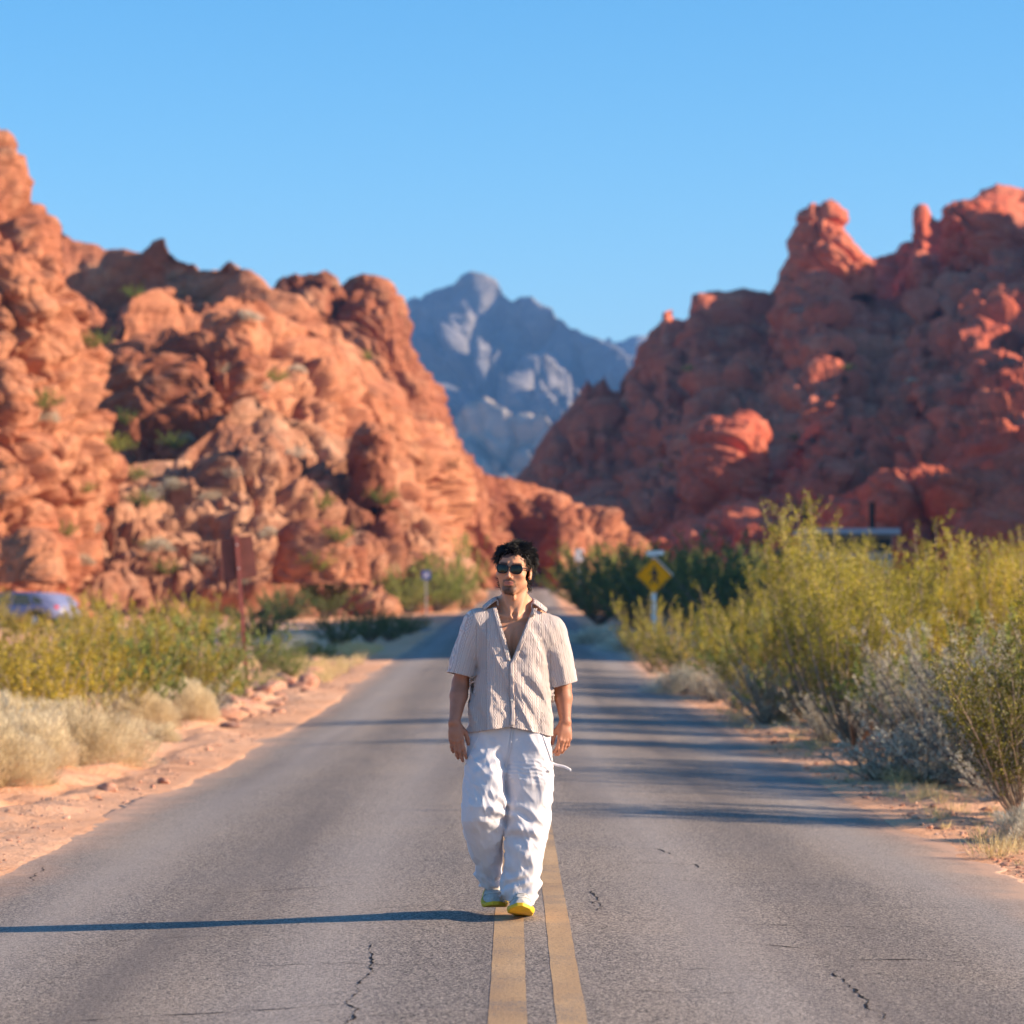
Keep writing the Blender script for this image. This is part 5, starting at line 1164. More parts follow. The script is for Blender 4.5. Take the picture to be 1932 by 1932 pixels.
# ---- shirt: boxy camp shirt, open to the breastbone
def fold_noise(p, s, sx, sy, sz, sh=0.0):
    q = np.stack([(p[:, 0]+sh*p[:, 2])*sx, p[:, 1]*sy, p[:, 2]*sz], -1); w_ = 0.35*vn(q*0.6, s+5); return 1-np.abs(vn(q+w_[:, None], s))*2
def build_shirt():
    xs = axis([(-0.40, 0.38, 0.0038, 0.0038)]); ys = axis([(-0.22, 0.24, 0.0038, 0.0038)]); zs = axis([(0.80, 1.56, 0.0038, 0.0038)])
    Fd = Field(xs, ys, zs)
    def torso(X, Y, Z):
        z = Z[0, 0]; xl = np.interp(z, [0.80, 0.87, 0.93, 1.05, 1.18, 1.28, 1.38, 1.44, 1.50], [-0.226, -0.221, -0.212, -0.198, -0.178, -0.186, -0.200, -0.180, -0.13])
        xr = np.interp(z, [0.80, 0.87, 0.93, 1.05, 1.18, 1.28, 1.38, 1.44, 1.50], [0.178, 0.174, 0.172, 0.170, 0.158, 0.174, 0.196, 0.15, 0.11])
        yf = np.interp(z, [0.80, 0.92, 1.05, 1.20, 1.32, 1.40, 1.46, 1.52], [-0.150, -0.140, -0.122, -0.108, -0.098, -0.070, -0.036, -0.02])
        yb = np.interp(z, [0.80, 0.92, 1.05, 1.20, 1.35, 1.42, 1.50], [0.170, 0.160, 0.145, 0.145, 0.138, 0.115, 0.08])
        cx, rx, cy, ry_ = (xl+xr)/2, (xr-xl)/2, (yf+yb)/2, (yb-yf)/2
        u = (X-cx)/rx; v = (Y-cy)/ry_; k0 = (np.abs(u)**2.6+np.abs(v)**2.6)**(1/2.6); d = (k0-1)*np.minimum(rx, ry_)
        top = Z-(1.478-0.30*np.maximum(np.abs(X)-0.055, 0)-0.10*np.maximum(X, 0)-1.8*np.maximum(np.abs(X)-0.17, 0)); top = top*0.9
        return np.maximum(d, top)+0*Y
    Fd.put(torso, (-0.24, -0.17, 0.80), (0.24, 0.20, 1.52), 0.02)
    sleeves = []
    for s_, S_, E_ in ((-1, np.array(SHR), np.array([-0.257, -0.004, 1.145])), (1, np.array(SHL), np.array([0.233, 0.020, 1.10]))):
        A_ = S_+np.array([s_*0.004, 0.0, 0.004]); Fd.cap(A_, E_+ (E_-S_)*0.12, 0.069, 0.063, 0.030, sq=((1, 0, 0.25*s_), 1.04)); sleeves.append((A_, E_))
    def folds(p):
        z = p[:, 2]; m = sstep(1.46, 1.35, z); f = 0.0075*fold_noise(p, 51, 9, 5, 2.2, 0.35)+0.0045*fold_noise(p, 57, 22, 8, 4, 0.5)+0.002*vn(p*60, 58)
        # long drapes pulled from the closed front toward his left hip
        t = (p[:, 0]-0.0)*0.8+(p[:, 2]-1.2)*0.62; dr = np.sin(t*72+2.0*vn(p*6, 61))*np.exp(-((p[:, 0]-0.09)/0.07)**2-((z-1.06)/0.13)**2)*(p[:, 1] < 0)
        hm = 0.006*np.sin(p[:, 0]*46+1.5*vn(p*5, 63))*sstep(1.02, 0.88, z)
        return -(f*m)-0.0075*dr-hm
    fieldize(Fd, folds)
    V, Q = Fd.mesh(); V = relax(V, Q, 2, 0.5)
    def c_all(p):
        x, y, z = p[:, 0], p[:, 1], p[:, 2]
        # sleeve membership
        out = []
        hemz = np.interp(x, [-0.22, -0.1, -0.02, 0.06, 0.172], [0.872, 0.893, 0.904, 0.888, 0.858])
        hem = np.where((x > -0.215) & (x < 0.165) | (z < 1.0), hemz-z, -1.0)
        vl = -0.087+(1.479-z)*0.283; vr = 0.094-(1.479-z)*0.402
        vl = np.where(z > 1.42, vl-0.0, vl)
        v = np.minimum(np.minimum(x-vl, vr-x), (z-1.206)); v = np.where(y < 0.03, v, -1)
        neck = 0.083-np.sqrt(((x-0.003)/1.0)**2+((y-0.028)/0.88)**2); neck = np.where(z > 1.40, neck, -1)
        c = np.maximum(np.maximum(hem, v), neck)
        for s_, (A_, E_) in zip((-1, 1), sleeves):
            d = (E_-A_)/np.linalg.norm(E_-A_); t = (p-A_) @ d-np.linalg.norm(E_-A_); r_ = np.linalg.norm((p-A_)-((p-A_) @ d)[:, None]*d, axis=1)
            isl = (s_*x > 0.17) & (r_ < 0.085) & (z < 1.30)
            if s_ < 0: tt = t-0.0+0.10*(x+0.265)
            else: tt = t+0.05*(x-0.24)
            ins_t = (np.abs(x-0.0) > (0.210 if s_ < 0 else 0.190))
            c = np.where(isl & (ins_t), np.maximum(c, tt), c)
        return c
    V, Q = cut(V, Q, c_all)
    return V, Q, sleeves
SV, SQ, SLV = build_shirt()
def set_suv(me, V):
    su = V[:, 0]*1.0+0.012*np.sin(V[:, 2]*7)+V[:, 1]*0.9*np.sign(V[:, 0])*(np.abs(V[:, 0]) > 0.13); sv = V[:, 2].copy()
    for s_, (A_, E_) in zip((-1, 1), SLV):
        d = (E_-A_)/np.linalg.norm(E_-A_); t = (V-A_) @ d; o_ = np.cross(d, (0, 1, 0)); u_ = (V-A_) @ (o_/np.linalg.norm(o_))
        seam = 0.178 if s_ < 0 else 0.170
        m = (s_*V[:, 0] > seam+0.05*np.clip(1.36-V[:, 2], -1, 1)*0.35) & (V[:, 2] > 1.06)
        su = np.where(m, u_+V[:, 1]*0.5+0.005, su); sv = np.where(m, t, sv)
    for nm, v in (('su', su+10*0.034), ('sv', sv)):
        a = me.attributes.new(nm, 'FLOAT', 'POINT'); a.data.foreach_set('value', v.astype(np.float32))
sme = mesh_np('shirt', SV, SQ, M['shirt']); set_suv(sme, SV)
shirt = attach('shirt', sme, MAN); md = shirt.modifiers.new('thick', 'SOLIDIFY'); md.thickness = 0.004; md.offset = 0.0
shirt['label'] = 'cream knitted short sleeved shirt open down to the breastbone'
sbv = BVHTree.FromPolygons([tuple(v) for v in SV.tolist()], SQ.tolist())
def strip(name, path, wdir, w_, mat, bv, parent, off=0.004, thick=0.003, suv=True, y0=-0.5):
    """band of width w_ laid on a surface seen from the front; path: [(x,z)]"""
    pts = []
    for (a, b) in zip(path[:-1], path[1:]):
        n = max(2, int(math.dist(a, b)/0.008))
        pts += [(a[0]+(b[0]-a[0])*k/n, a[1]+(b[1]-a[1])*k/n) for k in range(n)]
    pts.append(path[-1]); rows = []; last = None
    for (x, z) in pts:
        row = []
        for k in range(4):
            xx, zz = x+wdir[0]*w_*k/3, z+wdir[1]*w_*k/3
            h = bv.ray_cast(Vector((xx, y0, zz)), Vector((0, 1, 0)))
            y = h[0].y if h[0] is not None and (last is None or abs(h[0].y-last) < 0.05) else (last if last is not None else -0.1)
            last = y; row.append((xx, y-off, zz))
        rows.append(row)
    G = np.array(rows); G[:, :, 1] = np.minimum(G[:, :, 1], np.median(G[:, :, 1], axis=1, keepdims=True)+0.002)
    me = mesh_np(name, G.reshape(-1, 3), grid_faces(len(G), 4), mat)
    if suv: set_suv(me, G.reshape(-1, 3))
    o = attach(name, me, parent); m_ = o.modifiers.new('t', 'SOLIDIFY'); m_.thickness = thick; m_.offset = 0; return o
# collar: folded band round the neck, dropping to two points
def collar():
    a = np.linspace(0, 1, 61); rows = []
    for t in a:
        th = math.pi*(t*1.30-0.65)          # 0 = nape
        cx, cy = 0.003, 0.030; r = 0.086
        p = np.array([cx+r*math.sin(th)*1.02, cy+r*math.cos(th)*0.92, 0]); f = abs(t-0.5)*2
        side = 1 if t > 0.5 else -1
        zi = 1.520-0.006*f**2-0.014*f**8-(0.014*(side > 0)*f); o_ = np.array([math.sin(th), math.cos(th)*0.9, 0])
        o_[1] = o_[1]*(1-0.5*f)-0.25*f**3
        drop = 0.036+0.006*sstep(0.55, 1.0, f); wd = 0.048+0.026*sstep(0.5, 1.0, f)
        base = p+np.array([0, 0, zi-0.030]); top = p+np.array([0, 0, zi])-o_*0.0
        mid = top+o_*0.008+np.array([0, 0, 0.001]); e1 = top+o_*wd*0.55+np.array([0, 0, -drop*0.42]); e2 = top+o_*wd+np.array([0, -0.004, -drop-0.10*max(0, wd-0.05)])
        rows.append([base, top, mid, e1, e2])
    G = np.array(rows); me = mesh_np('collar', G.reshape(-1, 3), grid_faces(len(G), 5), M['shirt']); set_suv(me, G.reshape(-1, 3))
    o = attach('collar', me, shirt); m_ = o.modifiers.new('s', 'SUBSURF'); m_.levels = m_.render_levels = 1
    m_ = o.modifiers.new('t', 'SOLIDIFY'); m_.thickness = 0.005; m_.offset = 0
collar()
strip('placket', [(-0.085, 1.462), (-0.0165, 1.215)], (-1, 0), 0.020, M['shirt'], sbv, shirt, 0.004)
strip('placket', [(0.088, 1.462), (-0.012, 1.214), (-0.022, 1.20), (-0.022, 1.06), (-0.016, 0.98), (-0.020, 0.91)], (1, 0), 0.022, M['shirt'], sbv, shirt, 0.0055)
for (x, z) in ((-0.034, 1.258), (-0.012, 1.150), (-0.012, 1.03)):
    h = sbv.ray_cast(Vector((x, -0.5, z)), Vector((0, 1, 0))); bm = bmesh.new()
    bmesh.ops.create_cone(bm, cap_ends=True, segments=14, radius1=0.006, radius2=0.005, depth=0.003, matrix=Matrix.Translation((x, h[0].y-0.010, z)) @ Matrix.Rotation(R(90), 4, 'X')); bm_obj('button', bm, M['button'], shirt)

# ---- trousers: loose crumpled linen
def build_pants():
    xs = axis([(-0.30, 0.24, 0.0040, 0.0040)]); ys = axis([(-0.26, 0.46, 0.0045, 0.0045)]); zs = axis([(0.03, 0.97, 0.0040, 0.0040)])
    Fd = Field(xs, ys, zs)
    Fd.ell((-0.022, 0.02, 0.86), (0.200, 0.135, 0.22), 0.03)
    def leg(rows, k):
        rows = np.array(rows)
        def fn(X, Y, Z):
            z = Z[0, 0]; zz = rows[::-1, 0]; g_ = lambda c: np.interp(z, zz, rows[::-1, c])
            xl, xr, cy, ry_ = g_(1), g_(2), g_(3), g_(4); cx, rx = (xl+xr)/2, (xr-xl)/2-0.006
            u = (X-cx)/rx; v = (Y-cy)/ry_; d = ((np.abs(u)**2.3+np.abs(v)**2.3)**(1/2.3)-1)*np.minimum(rx, ry_)*0.95
            return np.maximum(d, np.maximum(z-rows[0, 0], rows[-1, 0]-z))
        Fd.put(fn, (rows[:, 1].min(), -0.25, rows[-1, 0]), (rows[:, 2].max(), 0.43, rows[0, 0]), k)
    # z, left, right, centre y, half depth
    leg([(0.90, -0.215, -0.005, 0.02, 0.125), (0.80, -0.224, -0.030, 0.015, 0.125), (0.70, -0.232, -0.046, -0.035, 0.118), (0.60, -0.240, -0.044, -0.075, 0.108), (0.53, -0.244, -0.038, -0.095, 0.104), (0.46, -0.242, -0.044, -0.080, 0.100), (0.38, -0.230, -0.048, -0.015, 0.100), (0.30, -0.211, -0.046, 0.045, 0.098), (0.24, -0.184, -0.058, 0.085, 0.094), (0.19, -0.190, -0.060, 0.115, 0.088), (0.15, -0.164, -0.068, 0.145, 0.084), (0.08, -0.152, -0.068, 0.165, 0.080)], 0.02)
    leg([(0.90, -0.020, 0.170, 0.02, 0.125), (0.80, -0.040, 0.182, 0.00, 0.128), (0.70, -0.043, 0.186, -0.02, 0.122), (0.60, -0.042, 0.183, -0.025, 0.112), (0.50, -0.042, 0.176, -0.035, 0.106), (0.42, -0.042, 0.166, -0.040, 0.102), (0.34, -0.046, 0.150, -0.055, 0.100), (0.26, -0.050, 0.128, -0.050, 0.094), (0.20, -0.054, 0.124, -0.045, 0.090), (0.15, -0.064, 0.126, -0.045, 0.088), (0.11, -0.062, 0.112, -0.050, 0.084), (0.07, -0.030, 0.100, -0.055, 0.080), (0.045, -0.026, 0.096, -0.050, 0.078)], 0.010)
    def folds(p):
        x, y, z = p[:, 0], p[:, 1], p[:, 2]; L_ = x < -0.046
        big = 0.010*fold_noise(p, 71, 6, 5, 2.4, 0.6)+0.0050*np.abs(fold_noise(p, 73, 10, 9, 4, -0.3))+0.0030*fold_noise(p, 79, 20, 12, 9, 0.8)+0.0024*fold_noise(p, 75, 34, 20, 12, 0.3)
        # stacked folds: ankles and behind the knee, diagonal pulls from the crotch
        st_a = np.sin((z*1.0+0.55*x*np.where(L_, 1, -1)+0.010*vn(p*14, 81)*3)*2*np.pi/0.062)*sstep(0.34, 0.14, z)*0.0080*(0.5+0.5*vn(p*7, 89))
        kn = np.sin((z+0.35*x+0.03*vn(p*9, 82))*2*np.pi/0.075)*np.exp(-((z-0.50)/0.075)**2)*0.010*np.where(L_, sstep(-0.17, -0.06, x), 0.35)
        cr = np.sin((z*0.9+np.abs(x+0.045)*0.55+0.015*vn(p*10, 84))*2*np.pi/0.048)*np.exp(-((z-0.735)/0.07)**2)*0.0030*(0.55+0.6*vn(p*9, 90))
        low = np.sin((z+0.9*(x-0.05)+0.02*vn(p*8, 86))*2*np.pi/0.13)*np.exp(-((z-0.36)/0.10)**2)*0.004*(~L_)+(-0.013*np.exp(-((z-0.425+3.2*(x-0.035)**2)/0.022)**2)*sstep(0.125, 0.09, x)+0.010*np.exp(-((z-0.385+3.0*(x-0.03)**2)/0.026)**2))*(~L_)*(y < 0)*-1.0-0.0014*np.sin((z+0.12*x+0.006*vn(p*20, 92))*2*np.pi/0.019)*np.exp(-((z-0.70)/0.05)**2)*(x > -0.03)
        crease = np.exp(-((x+0.012-0.02*vn(p*3, 88))/0.010)**2)*sstep(0.68, 0.78, z)*(y < 0)*0.006
        return -(big*sstep(0.94, 0.80, z)*0.9+st_a+kn+cr+low)+crease
    fieldize(Fd, folds)
    V, Q = Fd.mesh(); V = relax(V, Q, 1, 0.4)
    def c(p):
        x, y, z = p[:, 0], p[:, 1], p[:, 2]
        hem = np.where(y > 0.075, 0.10-z, 0.066+0.010*np.sin(x*60)+0.10*np.clip(-y-0.06, 0, 1)+0.02*(x < 0.0)-z)
        L_ = (x < -0.060); hem = np.where(L_, 0.122+0.006*np.sin(x*70)-z, hem)
        return np.maximum(hem, z-0.945)
    V, Q = cut(V, Q, c); return V, Q
PV, PQ = build_pants()
pants = attach('trousers', mesh_np('trousers', PV, PQ, M['linen']), MAN); md = pants.modifiers.new('thick', 'SOLIDIFY'); md.thickness = 0.003; md.offset = -1
pants['label'] = 'loose crumpled white linen trousers'
pbv = BVHTree.FromPolygons([tuple(v) for v in PV.tolist()], PQ.tolist())
strip('pocket_edge', [(-0.150, 0.895), (-0.226, 0.722)], (-0.8, 0.2), 0.008, M['linen'], pbv, pants, 0.0012, 0.003, False)
strip('pocket_edge', [(0.125, 0.885), (0.178, 0.735)], (0.8, 0.2), 0.008, M['linen'], pbv, pants, 0.0012, 0.003, False)
strip('fly_seam', [(-0.012, 0.90), (-0.022, 0.80), (-0.046, 0.715)], (1, 0), 0.007, M['linen'], pbv, pants, 0.003, 0.002, False)
# loose drawstring blown out at his left hip
s = np.linspace(0, 1, 14); pth = np.stack([0.172+0.098*s, -0.03-0.02*s, 0.735-0.040*s**1.3-0.010*np.sin(s*5)*(1-s)*1.0], -1)
rows = np.stack([pth+np.array([0, 0, 0.0062]), pth-np.array([0, 0.004, 0.0062])], 1)
o = attach('drawstring', mesh_np('drawstring', rows.reshape(-1, 3), grid_faces(14, 2), M['linen']), pants); m_ = o.modifiers.new('t', 'SOLIDIFY'); m_.thickness = 0.0025

# ---- shoes
def shoe(ax, ay, az, pitch, yaw, lab):
    """built with the heel at the origin and the toe along -y, then set in place"""
    g = np.linspace
    xs = axis([(-0.065, 0.065, 0.0028, 0.0028)]); ys = axis([(-0.255, 0.07, 0.0034, 0.0034)]); zs = axis([(-0.01, 0.16, 0.0028, 0.0028)])
    def plan(X, Y):
        y = Y[0, :, 0]; hw = np.interp(y, [-0.235, -0.215, -0.17, -0.12, -0.06, 0.0, 0.035, 0.052], [0.012, 0.036, 0.050, 0.050, 0.041, 0.038, 0.032, 0.012])
        cx = np.interp(y, [-0.235, -0.15, 0], [0.006, 0.002, 0.0]); return np.maximum(np.abs(X-cx[None, :, None])-hw[None, :, None], np.maximum(-0.2345-Y, Y-0.050))
    So = Field(xs, ys, zs); Up = Field(xs, ys, zs)
    def sole(X, Y, Z):
        y = Y; bot = 0.022*np.clip((-y-0.165)/0.07, 0, 1)**1.8+0.010*np.clip((y-0.02)/0.03, 0, 1)**2; top = 0.026+0.008*np.clip((y+0.06)/0.1, 0, 1)+0.012*np.clip((-y-0.19)/0.045, 0, 1)+0.003*np.sin(y*70)
        d = plan(X, Y)-0.006*np.exp(-((Z-0.016)/0.012)**2); return np.maximum(np.maximum(d, Z-top), bot-Z)+0*X
    def upper(X, Y, Z):
        y = Y[0, :, 0]; h = np.interp(y, [-0.232, -0.21, -0.17, -0.12, -0.07, -0.03, 0.0, 0.05], [0.036, 0.054, 0.068, 0.084, 0.104, 0.115, 0.112, 0.100])
        hh = h[None, :, None]; w_ = plan(X, Y)+0.004; zz = np.clip((Z-0.02)/(hh-0.02), 0, 1.3); return np.maximum(np.maximum(w_+0.030*zz**2.4, (Z-hh)*0.8), 0.024-Z)+0*X
    So.put(sole, (-0.06, -0.25, -0.01), (0.06, 0.065, 0.06), 0.004); Up.put(upper, (-0.06, -0.25, 0.02), (0.06, 0.065, 0.14), 0.004)
    root = Matrix.Translation((ax, ay, az)) @ Matrix.Rotation(R(yaw), 4, 'Z') @ Matrix.Rotation(R(pitch), 4, 'X') @ Matrix.Scale(1.16, 4)
    Rm = np.array(root); tr = lambda V: V @ Rm[:3, :3].T+Rm[:3, 3]
    V, Q = Up.mesh(); V = relax(V, Q, 2, 0.5); V0 = V
    o = attach('shoe', mesh_np('shoe', tr(V), Q, M['shoe']), MAN); o['label'] = lab
    ub = BVHTree.FromPolygons([tuple(v) for v in V0.tolist()], Q.tolist())
    V, Q = So.mesh(); V = relax(V, Q, 3, 0.5); attach('sole', mesh_np('sole', tr(V), Q, M['sole']), o)
    def on(x, y, lift=0.002):
        h = ub.ray_cast(Vector((x, y, 0.3)), Vector((0, 0, -1))); z = h[0].z if h[0] is not None else 0.04; return np.array([x, y, z+lift])
    def ribbon(name, pts, hw, mat, lift=0.003, th=0.003):
        P0 = np.array([on(x, y, lift) for x, y in pts]); d = np.gradient(P0, axis=0); sd = np.cross(d, (0, 0, 1)); sd /= np.linalg.norm(sd, axis=1)[:, None]+1e-9
        L0 = P0+sd*hw; R0 = P0-sd*hw; G = np.stack([L0, P0+np.array([0, 0, 0.001]), R0], 1)
        q = attach(name, mesh_np(name, tr(G.reshape(-1, 3)), grid_faces(len(P0), 3), mat), o); m_ = q.modifiers.new('t', 'SOLIDIFY'); m_.thickness = th; m_.offset = 0
    ribbon('tongue', [(0, -0.03-0.011*k) for k in range(9)], 0.017, M['tongue'], 0.001, 0.002)
    for k in range(5):
        y = -0.045-0.017*k; hw = 0.022
        ribbon('lace', [(-hw+2*hw*j/6, y-0.006*math.sin(j*0.5)) for j in range(7)], 0.0032, M['lace'], 0.0045)
    ribbon('lace', [(0.002+0.03*j/6, -0.05-0.035*j/6) for j in range(7)], 0.0028, M['lace'], 0.007); ribbon('lace', [(-0.002-0.028*j/6, -0.052-0.035*j/6) for j in range(7)], 0.0028, M['lace'], 0.007)
    ribbon('toe_overlay', [(-0.044+0.011*j, -0.150-0.036*math.sin(math.pi*j/8)) for j in range(9)], 0.004, M['shoe_w'], 0.001, 0.002)
    ribbon('toe_overlay', [(-0.040+0.010*j, -0.118-0.010*math.sin(math.pi*j/8)) for j in range(9)], 0.005, M['shoe_w'], 0.001, 0.002)
    return o
shoe(-0.103, 0.250, 0.062, 7, 2, 'grey shoe on the rear foot with a yellow sole, in shade')
shoe(0.043, -0.010, 0.003, -9, -5, 'pale shoe on the front foot with its yellow toe lifted')

# ---- sunglasses
def shades():
    root = empty('sunglasses', (0, 0, 0)); root.parent = MAN
    T_ = lambda p: tuple(hp(*p))
    def outline(s_, grow, n=28):
        pts = []
        for k in range(n):
            a = 2*math.pi*k/n; c, s2 = math.cos(a), math.sin(a); ex = 3.3
            x = 0.0268*(abs(c)**(2/ex))*(1 if c > 0 else -1); z = 0.0198*(abs(s2)**(2/ex))*(1 if s2 > 0 else -1)
            if s2 < 0: x *= 0.92-0.24*abs(s2)**1.5
            if s2 > 0 and c*s_ > 0: z += 0.0015
            pts.append((s_*0.0335+x*(1+grow/0.0268), z*(1+grow/0.0205)+0.002))
        return pts
    def yc(x): return -0.0965+2.2*x*x
    for s_ in (-1, 1):
        bm = bmesh.new(); inn, out_ = outline(s_, 0), outline(s_, 0.0034); n = len(inn); R_ = []
        for (pi, po) in zip(inn, out_):
            R_.append([bm.verts.new(T_((p[0], yc(p[0])+dy, p[1]))) for p, dy in ((pi, -0.0022), (po, -0.0018), (po, 0.0024), (pi, 0.0024))])
        for k in range(n):
            for q in range(4): bm.faces.new((R_[k][q], R_[(k+1) % n][q], R_[(k+1) % n][(q+1) % 4], R_[k][(q+1) % 4]))
        bmesh.ops.recalc_face_normals(bm, faces=bm.faces[:]); bm_obj('rim', bm, M['frame'], root, True)
        bm = bmesh.new(); c = bm.verts.new(T_((s_*0.0335, yc(0.0335)-0.0030, 0.002))); v = [bm.verts.new(T_((p[0], yc(p[0])+0.0002, p[1]))) for p in inn]
        for k in range(n): bm.faces.new((c, v[k], v[(k+1) % n]))
        bmesh.ops.recalc_face_normals(bm, faces=bm.faces[:]); bm_obj('lens', bm, M['lens'], root, True)
        pts = np.array([[T_((s_*0.060, yc(0.060)+0.001, 0.012)), T_((s_*0.070, -0.070, 0.012)), T_((s_*0.0765, -0.02, 0.008)), T_((s_*0.079, 0.012, 0.004))]])
        attach('temple', tubes('temple', pts, 0.0032, 0.0026, M['frame'], 6), root)
    pts = np.array([[T_((-0.009, yc(0.009)-0.001, 0.009)), T_((-0.003, yc(0)-0.002, 0.0115)), T_((0.003, yc(0)-0.002, 0.0115)), T_((0.009, yc(0.009)-0.001, 0.009))]])
    attach('bridge', tubes('bridge', pts, 0.0024, 0.0024, M['frame'], 6), root)
    return root
shades()

# ---- hair: tapered locks combed over a dark cap, tousled by the wind from the right
def hair():
    g = np.random.default_rng(4); xs = axis([(-0.14, 0.14, 0.004, 0.004)]); ys = axis([(-0.14, 0.16, 0.004, 0.004)]); zs = axis([(1.50, 1.82, 0.004, 0.004)])
    H = Field(xs, ys, zs); E = lambda c, r, k=0.02, op='add': H.ell(hp(*c), r, k, op, HRn)
    E((0.0, 0.020, 0.060), (0.076, 0.094, 0.062)); E((0.0, 0.052, 0.010), (0.074, 0.070, 0.075)); E((-0.060, 0.004, 0.060), (0.026, 0.050, 0.034)); E((0.058, 0.006, 0.056), (0.026, 0.050, 0.036))
    E((0.0, -0.026, 0.092), (0.056, 0.048, 0.022))
    fieldize(H, lambda p: -0.007*vn(p*55, 5)-0.004*vn(p*120, 6))
    def face(X, Y, Z):
        p = np.stack(np.broadcast_arrays(X, Y, Z), -1)-hc; h = p @ HRn; x, y, z = h[..., 0], h[..., 1], h[..., 2]
        a = np.maximum(z-(0.067-6*x*x)-0.006*np.sin(x*95+1)-0.004*np.sin(x*210), y+0.034); b_ = np.maximum(z-0.032, y-0.030)
        return np.minimum(a, b_)
    H.put(face, (-0.15, -0.15, 1.45), (0.15, 0.2, 1.85), 0.006, 'sub')
    V, Q = H.mesh(); V = relax(V, Q, 1, 0.4); ho = attach('hair', mesh_np('hair', V, Q, M['hair_base']), MAN); ho['label'] = 'tousled wavy black hair lifted by the wind'
    # locks
    def locks(n, k, roots, dirs, length, rad, curl, droop):
        s = np.linspace(0, 1, k)[None, :, None]; ph = g.uniform(0, 6.28, (n, 1, 1)); fr = g.uniform(0.8, 1.7, (n, 1, 1))
        side = np.cross(dirs, g.normal(size=(n, 3))); side /= np.linalg.norm(side, axis=1)[:, None]
        ln = length[:, None, None]; pth = roots[:, None]+dirs[:, None]*ln*s+side[:, None]*(np.sin(ph+s*fr*5)-np.sin(ph))*curl*ln*0.6
        pth = pth+droop[:, None]*ln*s**2
        return pth, rad
    def to_world(P_): return P_.reshape(-1, 3) @ HRn.T+hc
    allp, allr = [], []
    def flow(d, sc, sd): return np.stack([vn(d*sc, sd), vn(d*sc+9, sd+1), vn(d*sc+19, sd+2)], -1)
    n = 5200; th = g.uniform(0, 2*np.pi, n); el = np.arcsin(g.uniform(-0.30, 1, n))
    d = np.stack([np.cos(el)*np.sin(th), np.cos(el)*np.cos(th), np.sin(el)], -1)
    ok = ~((d[:, 1] < -0.30) & (d[:, 2] < 0.50)) & ~((d[:, 1] < 0.38) & (d[:, 2] < 0.12)); d = d[ok]; n = len(d)
    roots = d*np.array([0.079, 0.095, 0.071])+np.array([0, 0.020, 0.052])
    part = d[:, 0]+0.25                                           # parted on his right, swept over to his left
    sweep = np.stack([np.where(part > 0, 0.75, -0.85)*(0.35+np.abs(part)*0.5), -0.45*(d[:, 2] > 0.3)*np.clip(0.4-d[:, 1], 0, 1)+0.30*(d[:, 1] > 0.2), -0.95*(1-d[:, 2])+0.12], -1)
    dr = sweep*0.9+d*0.30+flow(d, 3.2, 5)*0.55+g.normal(0, 0.10, (n, 3)); dr -= d*np.clip((dr*d).sum(1), None, 0)[:, None]*0.95; dr /= np.linalg.norm(dr, axis=1)[:, None]
    ln = g.uniform(0.022, 0.044, n); k = 9; s = np.linspace(0, 1, k)[None, :, None]
    f1, f2 = flow(d, 4.5, 31), flow(d, 4.5, 41)*1.35; sd_ = np.cross(dr, d); sd_ /= np.linalg.norm(sd_, axis=1)[:, None]+1e-9
    ph = f1[:, :1, None]*4; wv = (np.sin(ph+s*(4.2+1.6*f2[:, :1, None]))-np.sin(ph))*0.0075
    p = roots[:, None]+dr[:, None]*ln[:, None, None]*s+sd_[:, None]*wv+d[:, None]*(0.005*np.sin(s*2.6)+0.0055*f2[:, 1:2, None]*s)
    p = p+np.array([0, 0, -0.010])*s**2*(1-d[:, None, 2:3]*0.4); allp.append(p); allr.append(g.uniform(0.0011, 0.0024, n))
    n = 420; q = g.choice(len(d), n); dd = d[q]; e = dd*0.75+sweep[q]*0.5+g.normal(0, 0.3, (n, 3)); e /= np.linalg.norm(e, axis=1)[:, None]; l2 = g.uniform(0.014, 0.034, n)   # flyaways
    p = roots[q][:, None]+dd[:, None]*0.006+e[:, None]*l2[:, None, None]*s+np.cross(e, dd)[:, None]*np.sin(s*3.5)*0.008; allp.append(p); allr.append(g.uniform(0.0005, 0.0011, n))
    # fringe strands hanging on the forehead
    n = 130; x0 = g.uniform(-0.062, 0.064, n); roots = np.stack([x0, -0.066+7*x0**2*1.2, 0.088-5*x0**2+g.normal(0, 0.005, n)], -1)
    dr = np.stack([0.35*np.sign(x0)+g.normal(0, 0.45, n), -0.35+0*x0, -0.75+0*x0], -1); dr /= np.linalg.norm(dr, axis=1)[:, None]
    ln = g.uniform(0.010, 0.026, n)+0.016*(np.abs(x0) > 0.036); p, r = locks(n, 9, roots, dr, ln, 0.002, 0.5, np.stack([0*ln, 0.35+0*ln, -0.5+0*ln], -1)); allp.append(p); allr.append(g.uniform(0.0008, 0.0022, n))
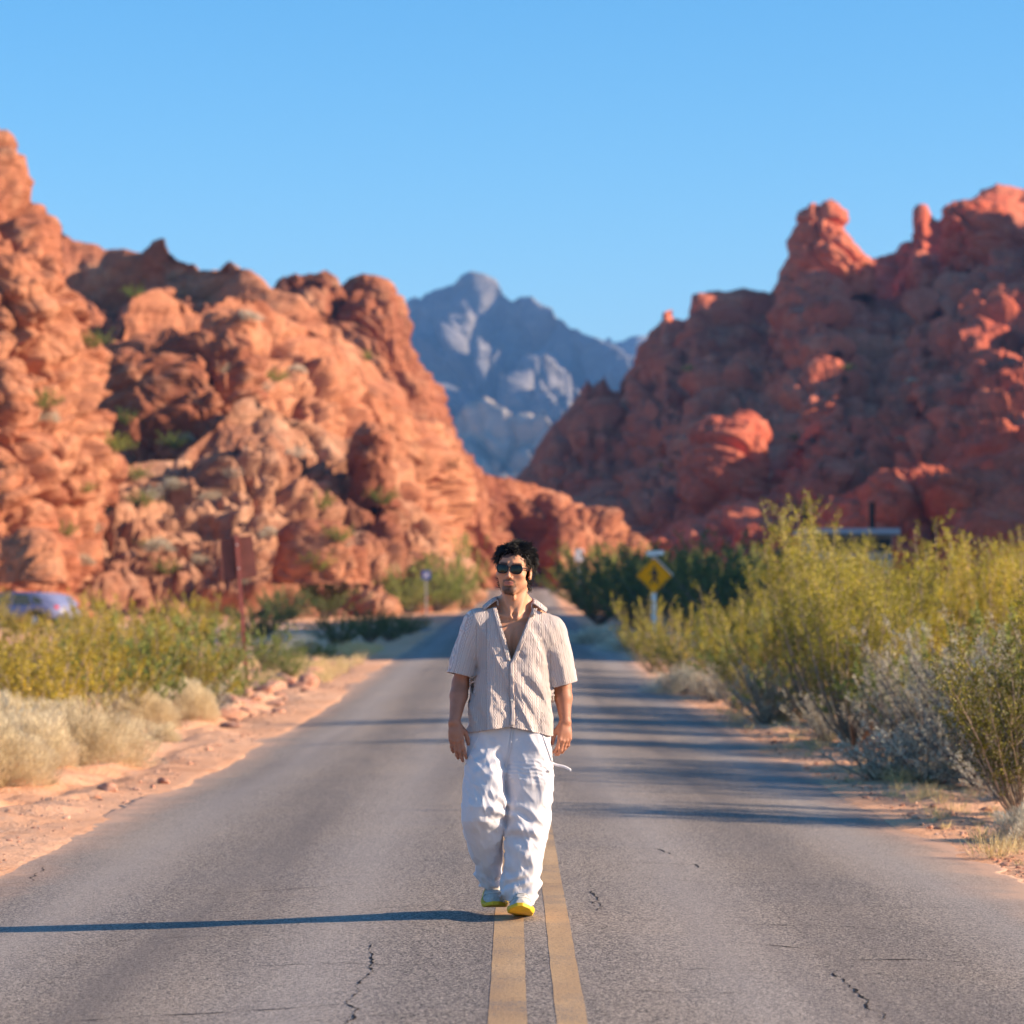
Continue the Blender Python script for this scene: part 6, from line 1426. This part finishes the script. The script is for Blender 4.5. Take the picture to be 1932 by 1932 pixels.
    # side locks over the temples and nape curls
    for s_ in (-1, 1):
        n = 90; z0 = g.uniform(0.030, 0.085, n); y0 = g.uniform(-0.036, 0.030, n); roots = np.stack([s_*(0.070+0*z0), y0, z0], -1)
        dr = np.stack([s_*g.uniform(0.1, 0.9, n), -0.10+0.4*g.normal(size=n), -0.75+0.3*g.normal(size=n)], -1); dr /= np.linalg.norm(dr, axis=1)[:, None]
        ln = g.uniform(0.018, 0.042, n)*np.where(y0 < 0.0, 0.75, 1.0); p, r = locks(n, 9, roots, dr, ln, 0.002, 0.45, np.stack([0.1*s_+0*ln, 0*ln, -0.3+0*ln], -1)); allp.append(p); allr.append(g.uniform(0.0012, 0.0030, n))
        n = 110; z0 = g.uniform(-0.080, 0.0, n); roots = np.stack([s_*g.uniform(0.040, 0.068, n), g.uniform(0.036, 0.065, n), z0], -1)
        dr = np.stack([s_*g.uniform(0.2, 0.8, n), 0.0+0.3*g.normal(size=n), -0.7+0.3*g.normal(size=n)], -1); dr /= np.linalg.norm(dr, axis=1)[:, None]
        ln = g.uniform(0.018, 0.038, n); p, r = locks(n, 9, roots, dr, ln, 0.002, 0.6, np.stack([0.1*s_+0*ln, 0*ln, 0.1+0*ln], -1)); allp.append(p); allr.append(g.uniform(0.0012, 0.0026, n))
    # the wisp thrown up on his left
    n = 70; roots = np.stack([g.uniform(0.010, 0.045, n), g.uniform(-0.03, 0.03, n), 0.122+g.normal(0, 0.004, n)], -1)
    dr = np.stack([0.95+0.12*g.normal(size=n), 0.1*g.normal(size=n), 0.06+0.12*g.normal(size=n)], -1); dr /= np.linalg.norm(dr, axis=1)[:, None]
    ln = g.uniform(0.030, 0.056, n); p, r = locks(n, 9, roots, dr, ln, 0.003, 0.12, np.stack([-0.05+0*ln, 0*ln, 0.18+0.10*g.normal(size=n)], -1)); allp.append(p); allr.append(g.uniform(0.0015, 0.0035, n))
    P_ = np.concatenate(allp); Rr = np.concatenate(allr); P_ = to_world(P_).reshape(P_.shape)
    lo = attach('locks', tubes('locks', P_, Rr, 0.0004, M['hair'], 4), ho); lo['kind'] = 'stuff'
hair()
